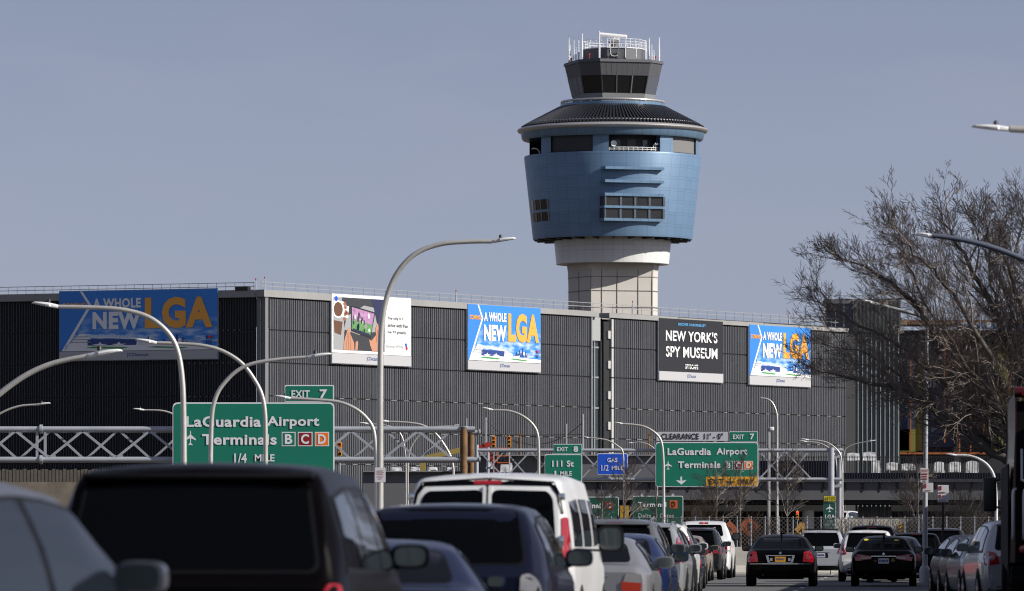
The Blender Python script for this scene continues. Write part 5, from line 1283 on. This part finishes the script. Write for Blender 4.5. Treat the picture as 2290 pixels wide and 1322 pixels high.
def wheel(root, x, y, r, sgn):
    mb = MB(TYRE); w_ = .215; q = [(r*.64,-w_/2),(r*.93,-w_/2),(r*.985,-w_*.36),(r,-w_*.2),(r,w_*.2),(r*.985,w_*.36),(r*.93,w_/2),(r*.64,w_/2)]
    mb.lathe(q, 28, axis='x'); o = mb.build('wheel', root, 35, loc=(x,y,r))
    mb = MB(RIMA); s = sgn*w_/2
    mb.lathe([(r*.66,s*.55),(r*.66,s*.98),(r*.60,s*.9),(r*.58,s*.55)], 28, axis='x')
    for k in range(5):
        a = 2*math.pi*k/5; mb.beam((s*.85,.05*math.sin(a),.05*math.cos(a)),(s*.85,r*.62*math.sin(a),r*.62*math.cos(a)), .07, .035, up=Vector((1,0,0)))
    mb.lathe([(.001,s*.95),(.06,s*.93),(.07,s*.6)], 12, axis='x'); mb.use(UNDER); mb.lathe([(.001,s*.45),(r*.62,s*.45)], 20, axis='x')
    mb.build('rim', o, 35)
STY = {
 'sedan': dict(tail=[(.49,.70),(.785,.68),(.80,.84),(.76,.93),(.49,.90)], plate=.80, bump=(.38,.64), third=None),
 'lincoln': dict(tail=[(.59,.70),(.86,.68),(.875,.80),(.80,.97),(.72,.99),(.63,.97)], plate=.77, bump=(.36,.60), third=None, pm=PLO, ptxt='T682983C'),
 'lexus': dict(tail=[(.34,.80),(.60,.76),(.80,.74),(.815,.86),(.77,.93),(.50,.91),(.34,.88)], plate=.74, bump=(.36,.60), third=None),
 'compact': dict(over=[(.52,.66),(.785,.64),(.80,.78),(.52,.80)],tail=[(.51,.66),(.785,.64),(.80,.80),(.76,.91),(.58,.92)], plate=.78, bump=(.38,.60), third=None, white=1),
 'suv': dict(tail=[(.60,.88),(.875,.84),(.885,1.02),(.82,1.12),(.66,1.08)], plate=.80, bump=(.42,.70), third=1.625),
 'tall': dict(tail=[(.66,.92),(.885,.90),(.88,1.05),(.80,1.42),(.735,1.42),(.745,1.10)], plate=.82, bump=(.42,.70), third=1.625),
 'mdx': dict(over=[(.655,.83),(.80,.81),(.825,.87),(.655,.89)],tail=[(.65,.82),(.80,.80),(.835,.90),(.80,1.0),(.73,1.05),(.66,1.03)], plate=.80, bump=(.42,.70), third=None, white=1),
 'minivan': dict(tail=[(.76,.72),(.965,.70),(.965,.86),(.93,1.04),(.86,1.04),(.80,.90)], plate=.80, bump=(.40,.66), third=1.69),
 'van': dict(tail=[(.865,1.02),(.955,1.02),(.945,1.30),(.91,1.60),(.85,1.60),(.86,1.3)], plate=.82, bump=(.42,.66), third=2.0),
 'pickup': dict(tail=[(.80,.88),(.985,.88),(.985,1.24),(.83,1.26)], plate=.66, bump=(.50,.74), third=1.93),
}
def car(label, kind, style, px, Y, pm, cat='car', name='car', H=None, W=None, yaw=0., rails=False, tail=TAIL, mirror=1., plate=None, glass=TGLASS, extra=None, Xc=None, zoff=0., ant=True, third=True):
    sp = dict(SP[kind]); sy = STY[style]; zs = (H or sp['H'])/sp['H']; sx = (W or sp['W'])/sp['W']
    if style == 'mdx': sp['rw'] = [(-.68,1.15),(.68,1.15),(.60,1.662),(-.60,1.662)]
    root = thing(name, label, cat, (Xc if Xc is not None else X(px,Y), Y, zoff), -HD-R(yaw), 'cars on the road')
    vs, fs = body_mesh(sp, zs); vs = [Vector((v.x*sx,v.y,v.z)) for v in vs]; sh = Shell(vs, fs)
    mb = MB(pm); mb.add(vs, fs); mb.build('body', root, 28)
    Zs = lambda pts: [(x*sx, z*zs) for x,z in pts]
    if sp['rw']:
        q = MB(glass); sh.cast(q, rpoly(Zs(sp['rw']), .07, 4), 'rear', .005); w_ = q.build('rear_window', root, 30)
        q = MB(TRIM); c = [(x*1.035, z + (.018 if z > 1.3*1 else -.018)) for x,z in sp['rw']]; sh.cast(q, rpoly(Zs(c), .08, 4), 'rear', .002, skirt=.01); q.build('window_seal', root, 30)
    for sg in (1,-1):
        ys_ = [p[0] for q_ in sp['sw'] for p in q_]; lo = [q_[0] for q_ in sp['sw'][:1]] + [sp['sw'][-1][-1]]
        up = [p for q_ in sp['sw'] for p in q_ if p[1] > sp['belt'][1][1]+.15]; up.sort(key=lambda p: -p[0])
        hull = [(lo[0][0]-.05, lo[0][1]-.02), (lo[1][0]+.06, lo[1][1]-.02)] + [(p[0]+(.05 if i == 0 else (-.04 if i == len(up)-1 else 0)), p[1]+.025) for i,p in enumerate(up)]
        q = MB(TRIM if kind != 'van' else pm); sh.cast(q, [(y,z*zs) for y,z in hull], 'side', .007, sg, .12, .01); q.build('window_surround', root, 30)
        for poly in sp['sw']:
            q = MB(SGLASS); sh.cast(q, rpoly([(y,z*zs) for y,z in poly], .05, 3), 'side', .013, sg, .12); q.build('side_window', root, 30)
        q = MB(TRIM); y0 = sp['sw'][0][0][0]; y1 = sp['sw'][-1][-1][0]; zb_ = sp['sw'][0][0][1]
        sh.cast(q, [(y0-.05,(zb_-.045)*zs),(y1+.1,(zb_-.06)*zs),(y1+.1,(zb_-.035)*zs),(y0-.05,(zb_-.015)*zs)], 'side', .006, sg, .3); q.build('belt_trim', root, 30)
        for wy in sp['wy']:
            q = MB(UNDER); r_ = sp['wr']+.07; pts = [(wy + r_*math.cos(a), max(.27, sp['wr'] + r_*math.sin(a))*1.) for a in np.linspace(-.35, math.pi+.35, 18)]
            sh.cast(q, pts, 'side', .004, sg, .2); q.build('wheel_arch', root, 30)
            wheel(root, sg*(sp['W']*sx/2-.095), wy, sp['wr'], sg)
        # mirror: arm and housing
        mw, mh = .135*mirror, .085*mirror*(1.6 if kind in ('van','pickup') else 1.)
        q = MB(TRIM if kind in ('van',) or style in ('pickup',) else pm); cx = sg*(sp['W']*sx/2 + mw*.95 - .06); cz_ = sp['mz']*zs; cy_ = sp['my']; ring = []
        for t, k in ((-.06,.86),(-.055,1.),(.02,.95),(.075,.62),(.09,.2)):
            for i in range(16):
                a = 2*math.pi*i/16; ca, sa = math.cos(a), math.sin(a)
                ring.append((cx + math.copysign(abs(ca)**.6,ca)*mw*k, cy_ + t, cz_ + .05 + math.copysign(abs(sa)**.6,sa)*mh*k))
        q.add(ring, [(i*16+k,i*16+(k+1)%16,(i+1)*16+(k+1)%16,(i+1)*16+k) for i in range(4) for k in range(16)]+[tuple(range(16)),tuple(64+k for k in range(16))])
        q.beam((sg*(sp['W']*sx/2-.09),cy_+.02,cz_-.03),(cx,cy_+.02,cz_+.01), .05, .05); mo = q.build('side_mirror', root, 40)
        q = MB(MIRG); q.add([(cx+math.copysign(abs(math.cos(a))**.6,math.cos(a))*mw*.8, cy_-.064, cz_+.05+math.copysign(abs(math.sin(a))**.6,math.sin(a))*mh*.8) for a in (2*math.pi*i/16 for i in range(16))], [tuple(range(16))]); q.build('mirror_glass', mo)
        # lights
        tp = sy['tail'] if sg > 0 else mir(sy['tail'])
        q = MB(CLEAR if sy.get('white') else tail); sh.cast(q, rpoly(Zs(tp), .025, 3), 'rear', .012, step=.1)
        if sy.get('white'):
            q.use(tail); sh.cast(q, Zs([(sg*p[0],p[1]) for p in sy['over']][::sg]), 'rear', .018, step=.1)
        if style == 'van': q.use(CLEAR); sh.cast(q, Zs([(sg*.868,1.22),(sg*.948,1.22),(sg*.942,1.31),(sg*.864,1.31)][::sg]), 'rear', .016)
        if style == 'lexus': q.use(CLEAR); sh.cast(q, Zs([(sg*.36,.815),(sg*.62,.80),(sg*.64,.86),(sg*.36,.868)][::sg]), 'rear', .016, step=.1)
        if style == 'pickup': q.use(CLEAR); sh.cast(q, Zs([(sg*.82,.93),(sg*.97,.93),(sg*.97,1.0),(sg*.82,1.0)][::sg]), 'rear', .016, step=.1)
        q.build('tail_lamp', root, 30)
    q = MB(glass); sh.cast(q, rpoly(Zs(sp['ws']), .06, 3), 'front', .005, step=.25); q.build('windscreen', root, 30)
    q = MB(pm if style != 'van' else CHROME); b0, b1 = sy['bump']; wb_ = sp['W']*.415
    sh.cast(q, rpoly(Zs([(-wb_,b0),(wb_,b0),(wb_*1.0,b1),(-wb_*1.0,b1)]), .06, 3), 'rear', .05, skirt=.04)
    if style in ('pickup',): q.use(CHROME); sh.cast(q, rpoly(Zs([(-wb_,b0),(-.3,b0),(-.3,b1),(-wb_,b1)]), .03, 3), 'rear', .06, skirt=.04); sh.cast(q, rpoly(Zs([(.3,b0),(wb_,b0),(wb_,b1),(.3,b1)]), .03, 3), 'rear', .06, skirt=.04)
    q.build('bumper', root, 30)
    q = MB(TRIM); sh.cast(q, rpoly(Zs([(-wb_*.8,b0-.1),(wb_*.8,b0-.1),(wb_*.86,b0+.03),(-wb_*.86,b0+.03)]), .03, 3), 'rear', .056, skirt=.04)
    q.tube([(-.5,-.03,b0*zs-.02),(-.5,.2,b0*zs-.02)], .035, 8); q.build('valance', root, 30)
    zp = sy['plate']*zs
    q = MB(TRIM); sh.cast(q, rpoly([(-.27,zp-.09),(.27,zp-.09),(.24,zp+.09),(-.24,zp+.09)], .03, 3), 'rear', .010 if zp > (b1)*zs else .056)
    q.build('plate_recess', root, 30)
    q = MB(plate or sy.get('pm', PLW)); hts = [sh.bvh.ray_cast(Vector((a,-3,zp+b)), Vector((0,1,0)))[0] for a in (-.15,0,.15) for b in (-.07,.07)]
    yy = min(h.y for h in hts if h) - (.02 if zp > b1*zs else .068)
    q.poly(rect(-.152,zp-.076,.152,zp+.076,.012,2), yy, .01)
    if sy.get('ptxt'): q.use(PN); q.text(sy['ptxt'],.03,-.125,zp-.03,.125,zp+.032,yy-.004)
    else:
        q.use(PN)
        for i in range(7): q.poly(rect(-.125+i*.037,zp-.03,-.10+i*.037,zp+.035), yy-.004)
    q.build('licence_plate', root)
    if sy['third'] and third:
        q = MB(TAILD if style != 'van' else TAIL); zt_ = sy['third']*zs; sh.cast(q, rpoly([(-.16,zt_-.022),(.16,zt_-.022),(.16,zt_+.022),(-.16,zt_+.022)], .01, 2), 'rear', .012); q.build('brake_lamp', root, 30)
    if kind in ('suv','minivan') and style != 'mdx':   # spoiler over the window
        q = MB(TRIM if kind == 'minivan' or style == 'mdx' else pm); hz = sp['rw'][2][1]*zs; xx = sp['rw'][2][0]*sx*1.08
        y_ = interp([(b,a) for a,b in sp['top'][:6]], sp['rw'][2][1])
        q.bbox(-xx, xx, y_-.07, y_+.45, hz+.004, hz+.04, .015); q.build('spoiler', root, 40)
        q = MB(TRIM); q.tube([(0,y_+.1,sp['rw'][0][1]*zs+.05),(.02,y_-.20,sp['rw'][0][1]*zs+.06)],.012,5); q.beam((-.02,y_-.16,(sp['rw'][0][1]+.05)*zs),(.38,y_-.16,(sp['rw'][0][1]+.075)*zs),.02); q.build('wiper', root)
    if rails:
        for sg in (1,-1):
            x_ = sp['W']*sx/2*sp['wt']-.06; h_ = sp['H']*zs
            q = MB(ROOFR); q.tube([(sg*x_,.62,h_-.09),(sg*x_,.72,h_+.0),(sg*x_,1.2,h_+.03),(sg*x_,2.2,h_+.03),(sg*x_,2.55,h_-.02),(sg*x_,2.65,h_-.08)], .018, 6); q.build('roof_rail', root, 50)
        if rails == 2:
            for yy_ in (.95,1.9):
                q = MB(TRIM); q.tube([(-x_,yy_,h_+.05),(x_,yy_,h_+.05)], .022, 6); q.build('cross_bar', root, 50)
    if kind in ('sedan','suv'):
        q = MB(CHROME if kind == 'sedan' or style in ('tall',) else pm); z_ = (.985 if kind == 'sedan' else 1.02)*zs
        if style == 'lexus' : sh.cast(q, [(-.36,.865*zs),(.36,.865*zs),(.36,.89*zs),(-.36,.89*zs)], 'rear', .014)
        elif style == 'lincoln':
            sh.cast(q, [(-.87,.625*zs),(.87,.625*zs),(.87,.655*zs),(-.87,.655*zs)], 'rear', .02, step=.2)
            for a in ([(-.33,.66),(-.27,.66),(-.32,.86),(-.39,.88)],[(.27,.66),(.33,.66),(.39,.88),(.32,.86)],[(-.39,.86),(.39,.86),(.39,.885),(-.39,.885)],[(-.33,.66),(.33,.66),(.33,.68),(-.33,.68)]): sh.cast(q, Zs(a), 'rear', .03)
        else: sh.cast(q, [(-.34,z_-.105),(.34,z_-.105),(.34,z_-.085),(-.34,z_-.085)], 'rear', .012)
        sh.cast(q, [(x_*.045, (.94 if kind == 'sedan' else 1.0)*zs+z2*.035) for x_,z2 in ((-1,0),(0,-1),(1,0),(0,1))], 'rear', .016); q.build('badge_trim', root, 30)
    q = MB(TRIM); yb_ = .75 if kind != 'pickup' else 2.5; hh = sp['H']*zs
    if kind not in ('van',) and ant: q.tube([(0,yb_+.9,hh-.02),(0,yb_+.78,hh+.07),(0,yb_+.72,hh+.09)], [.03,.015,.004], 6); q.v and q.build('antenna', root, 50)
    if extra: extra(root, sh, zs, sx, Zs)
    return root

SILVER = paint('silver paint', (.40,.41,.43), .28, .5); WHT = paint('white paint', (.66,.66,.66)); BLK = paint('black paint', (.0014,.0014,.0019), .3, 0., .06); CHAR = paint('charcoal paint', (.022,.024,.028), .3, .3, .3)
NAVY = paint('navy paint', (.006,.0105,.040), .3, .2, .3); DNAVY = paint('dark navy paint', (.006,.008,.022), .3, .3, .3); BEIGE = paint('beige paint', (.33,.265,.20), .3, .4); GREY = paint('grey paint', (.17,.175,.185), .3, .5); DBLU = paint('deep blue paint', (.012,.024,.085), .3, .3)
OLDS = paint('dull silver paint', (.11,.115,.14), .3, .4)
REDP = paint('red paint', (.35,.01,.015)); MARP = paint('dark maroon black paint', (.0016,.0010,.0013), .3, 0., .05); PALES = paint('pale silver paint', (.50,.51,.54), .28, .4)
# --- near left
car('blurred pale silver car at the bottom left corner, pointing right', 'suv', 'suv', 0, 25.6, OLDS, H=1.62, Xc=-3.62, yaw=11., ant=False)
car('large blurred black minivan filling the lower left', 'minivan', 'minivan', 428, 36., MARP, 'minivan', 'minivan', Xc=-2.03, ant=False, third=False)
car('blurred low navy sedan between the black minivan and the dark sport utility', 'sedan', 'sedan', 905, 45., NAVY, H=1.31, Xc=-1.08, yaw=-4., ant=False, mirror=.62)
car('dark navy sport utility car with clear tail lamps in front of the white van', 'suv', 'mdx', 993, 51.6, DNAVY, 'suv', H=1.645, W=1.96, ant=False)
def vanx(root, sh, zs, sx, Zs):
    for sg in (1,-1):
        q = MB(TGLASS); sh.cast(q, rpoly([(sg*.05,1.24),(sg*.80,1.24),(sg*.755,1.80),(sg*.69,1.885),(sg*.05,1.90)][::sg], .09, 4), 'rear', .006); q.build('rear_window', root, 30)
        q = MB(WHT); a, b = (.012,.055); sh.cast(q, [(sg*.012,.75),(sg*.05,.75),(sg*.05,1.93),(sg*.012,1.93)][::sg], 'rear', .020); q.build('door_edge', root, 30)
        q = MB(CHROME)
        for z in (1.32,): q.bbox(*sorted((sg*.835,sg*.895)),-.02,.06,z-.06,z+.06,.015); q.bbox(*sorted((sg*.83,sg*.90)),.02,.08,1.78,1.86,.01)
        q.build('door_hinge', root, 30)
        q = MB(BLK); sh.cast(q, rpoly([(sg*.0,1.955),(sg*.72,1.94),(sg*.80,1.84),(sg*.845,1.62),(sg*.875,1.62),(sg*.83,1.86),(sg*.755,1.99),(sg*.0,2.035)][::sg], .012, 2), 'rear', .008); q.build('door_surround', root, 30)
    q = MB(TRIM); sh.cast(q, [(-.012,.7),(.012,.7),(.012,1.95),(-.012,1.95)], 'rear', .010); q.build('door_gap', root, 30)
    q = MB(CHROME); q.bbox(.06,.20,-.04,.0,1.02,1.06,.01); q.build('door_handle', root, 30)
car('white passenger van with split rear doors and tall red lamps', 'van', 'van', 1087, 65., WHT, 'van', 'van', H=2.09, extra=vanx, mirror=1.25, yaw=1.2)
# --- the queue to the right of the van
car('small silver sedan with orange lamp just right of the white van', 'sedan', 'compact', 1306, 79., paint('mid silver paint', (.26,.26,.275), .3, .4), H=1.36, tail=M('orange red lens', (.42,.03,.008), .12, coat=1.))
car('deep blue sedan half hidden behind the small silver sedan', 'sedan', 'sedan', 1366, 91., DBLU, H=1.42)
car('grey sport utility car with a high red brake lamp, right of the white van', 'suv', 'suv', 1372, 99., GREY, 'suv', H=1.68, rails=1)
car('silver sport utility car with tall narrow red lamps in the queue', 'suv', 'tall', 1428, 112., SILVER, 'suv', H=1.66, rails=1)
car('black hatchback wedged between the silver and white cars of the queue', 'suv', 'suv', 1446, 121., CHAR, H=1.58)
car('white sport utility car with roof rails deep in the queue', 'suv', 'tall', 1462, 130., WHT, 'suv', H=1.70, rails=1)
car('red car of which a sliver shows beside the queue', 'sedan', 'sedan', 1474, 142., REDP, H=1.40)
car('dark blue sedan just ahead of the red sliver of a car', 'sedan', 'sedan', 1488, 152., NAVY, H=1.42)
car('charcoal car in the queue close behind the beige sedan', 'sedan', 'sedan', 1500, 166., CHAR, H=1.44)
car('beige sedan with rounded roof behind the queue of mirrors', 'sedan', 'sedan', 1524, 184., BEIGE, H=1.47, W=1.8)
car('dark sport utility car with roof rails between beige sedan and white pickup', 'suv', 'suv', 1553, 191., CHAR, 'suv', H=1.73, rails=1)
def ramx(root, sh, zs, sx, Zs):
    q = MB(BRAKE); z = 1.93*zs; sh.cast(q, [(-.03,z-.02),(.03,z-.02),(.03,z+.02),(-.03,z+.02)], 'rear', .02); q.build('brake_lamp', root)
    q = MB(TRIM); sh.cast(q, rpoly(Zs([(-.2,1.10),(.2,1.10),(.2,1.18),(-.2,1.18)]), .02, 3), 'rear', .01); q.build('tailgate_handle', root)
car('white pickup truck at the head of the left queue', 'pickup', 'pickup', 1569, 198.5, WHT, 'pickup truck', 'pickup_truck', H=2.0, extra=ramx)
# --- centre and right
def linx(root, sh, zs, sx, Zs):
    q = MB(M('fogged rear light lens', (.35,.35,.36), .2))
    for sg in (1,-1): sh.cast(q, Zs([(sg*.21,.72),(sg*.27,.72),(sg*.27,.80),(sg*.21,.80)][::sg]), 'rear', .03)
    q.build('reversing_lamp', root)
car('black limousine sedan with orange plate alone in the middle of the road', 'sedan', 'lincoln', 1745, 163., BLK, H=1.48, W=1.98, extra=linx)
car('silver sport utility car with roof bars behind the black limousine', 'suv', 'suv', 1836, 205., PALES, 'suv', H=1.68, rails=2)
car('white sport utility car with tall red lamps behind the black sedan at right', 'suv', 'tall', 1940, 182., WHT, 'suv', H=1.64)
car('big black sport utility car with its roof above the white one', 'suv', 'tall', 1950, 208., BLK, 'suv', H=1.86, W=1.98, tail=TAILD)
def lexx(root, sh, zs, sx, Zs):
    q = MB(M('yellow sticker', (.72,.62,.08), .5)); sh.cast(q, ell(-.50,1.335,.07,.03), 'rear', .012); sh.cast(q, [(.30,1.30),(.43,1.30),(.42,1.34),(.30,1.34)], 'rear', .012); q.build('window_sticker', root)
    q = MB(M('olive vinyl numeral', (.20,.17,.02), .5)); vs2 = _text[('6',.04)]; q.text('6',.04,.21,.71,.33,.83,-.065); q.build('vinyl_numeral', root)
    q = MB(REDP); q.poly(ell(-.24,.74,.035,.035), -.062); q.build('red_sticker', root)
car('black sedan with yellow window stickers and a yellow numeral on its boot', 'sedan', 'lexus', 1976, 163., BLK, H=1.44, W=1.86, extra=lexx)
car('dark blue sedan just right of the stickered black sedan', 'sedan', 'sedan', 2004, 178., DNAVY, H=1.44)
car('black crossover partly behind the octagonal based lamp pole', 'suv', 'suv', 2048, 187., BLK, 'suv', H=1.56, tail=TAILD)
car('charcoal sport utility car with roof rails right of the lamp pole', 'suv', 'suv', 2106, 197., CHAR, 'suv', H=1.74, W=1.92, rails=1, tail=TAILD)
def parked(label, kind, style, leftpx, Y, pm, **kw):
    w_ = SP[kind]['W']/2; return car(label, kind, style, 0, Y, pm, Xc=X(leftpx,Y)+w_*.97+.12, yaw=-5.2, **kw)
parked('navy car parked at the kerb, farthest of the parked row', 'sedan', 'sedan', 2106, 134., NAVY, H=1.44)
parked('charcoal sedan parked second from the far end of the kerb row', 'sedan', 'sedan', 2126, 127.5, CHAR, H=1.43)
parked('dull silver sedan parked third along the kerb, in shade', 'sedan', 'sedan', 2146, 119., OLDS, H=1.44)
parked('pale silver sport utility car parked just ahead of the red truck', 'suv', 'suv', 2186, 108., SILVER, cat='suv', H=1.70)
rc = car('small white car on the raised ramp under the viaduct', 'suv', 'suv', 1905, 440., WHT, 'suv', H=1.68, zoff=1.92); rc.rotation_euler = (0,0,R(158))

# ------------------------------------------------------------------ red truck at the right edge
tk = thing('truck', 'tall dark red truck with black frame and pale grab rails at the right edge', 'truck', (X(2256,95)+1.22,95.,0), -HD)
TRED = paint('dark red truck paint', (.055,.004,.005)); TBK = M('truck black steel', (.004,.004,.0045), .7, var=.3, scale=3, spec=.1)
ht = Z(870,95)
mb = MB(TRED); mb.add([(-1.2,.05,.95),(-1.11,.05,.95),(-1.11,.05,ht-.08),(-1.08,.05,ht-.02),(-1.2,7.4,.95),(-1.11,7.4,.95),(-1.11,7.4,ht-.08),(-1.08,7.4,ht-.02)], [(0,1,2,3),(7,6,5,4),(0,4,5,1),(1,5,6,2),(2,6,7,3),(3,7,4,0)])
mb.add([(1.2,.05,.95),(.98,.05,.95),(.98,.05,ht-.08),(1.08,.05,ht-.02),(1.2,7.4,.95),(.98,7.4,.95),(.98,7.4,ht-.08),(1.08,7.4,ht-.02)], [(0,1,2,3),(7,6,5,4),(0,4,5,1),(1,5,6,2),(2,6,7,3),(3,7,4,0)])
mb.build('side_panel', tk)
mb = MB(TBK); mb.box(-1.105,.975,.06,7.3,.95,ht-.2); mb.box(-1.23,-1.205,0,7.4,.9,2.6); mb.bbox(-1.18,1.18,-.05,.2,.62,.9,.03); mb.box(-.45,.45,.2,9.4,.55,.9); mb.build('body', tk)
mb = MB(TRED); mb.tube([(-1.12,.02,ht-.05),(1.12,.02,ht-.05)], .09, 10); mb.build('top_rail', tk, 50)
mb = MB(RED); mb.lathe([(.001,-.06),(.05,-.06),(.06,0)], 10, c=(-.95,-.07,ht-.05), axis='z'); mb.build('marker_lamp', tk, 50)
for x in (-1.15,-.97):
    q = MB(M('pale grab rail', (.60,.60,.62), .4)); q.tube([(x,.0,1.35),(x,-.16,1.42),(x,-.16,2.08),(x+.01,-.12,2.16),(x+.05,.0,2.18)], .024, 8); q.build('grab_rail', tk, 60)
q = MB(M('pale grab rail', (.60,.60,.62), .4)); q.tube([(-.99,-.12,2.32),(-.3,-.12,2.32)], .025, 8); q.tube([(-1.0,-.1,2.32),(-1.0,-.1,2.85)], .02, 8); q.build('cross_rail', tk, 60)
for x, z in ((-.98,1.18),(-.80,1.12),(.98,1.18)):
    q = MB(TAIL); q.lathe([(.001,-.05),(.06,-.045),(.075,0)], 12, axis='x'); o = q.build('tail_lamp', tk, 50); o.location = (x,-.06,z); o.rotation_euler = (0,0,R(90))
for sg in (1,-1):
    for y in (1.6,2.8,8.7): 
        q = MB(TYRE); q.lathe([(.3,-.14),(.47,-.14),(.5,-.09),(.5,.09),(.47,.14),(.3,.14)], 28, axis='x'); o = q.build('wheel', tk, 40, loc=(sg*1.05,y,.5))
        q = MB(RIMA); q.lathe([(.001,sg*.08),(.12,sg*.13),(.2,sg*.06),(.31,sg*.10)], 20, axis='x'); q.build('rim', o, 40)
mb = MB(TRED); mb.bbox(-1.15,1.15,7.6,9.7,.75,2.75,.12); cabp = mb.build('cab', tk, 40)
q = MB(SGLASS); q.box(-1.156,-1.151,8.2,9.4,1.75,2.5); q.box(1.151,1.156,8.2,9.4,1.75,2.5); q.box(-1,1,9.701,9.706,1.7,2.55); q.build('cab_window', cabp)
for sg in (1,-1):
    q = MB(BLACK); q.bbox(*sorted((sg*1.28,sg*1.53)),8.9,9.05,1.85,2.48,.04); q.beam((sg*1.1,9,2.45),(sg*1.4,9,2.4),.04); q.beam((sg*1.1,9,1.9),(sg*1.4,9,1.95),.04); q.build('side_mirror', tk, 40)
print('objects', len(bpy.data.objects))
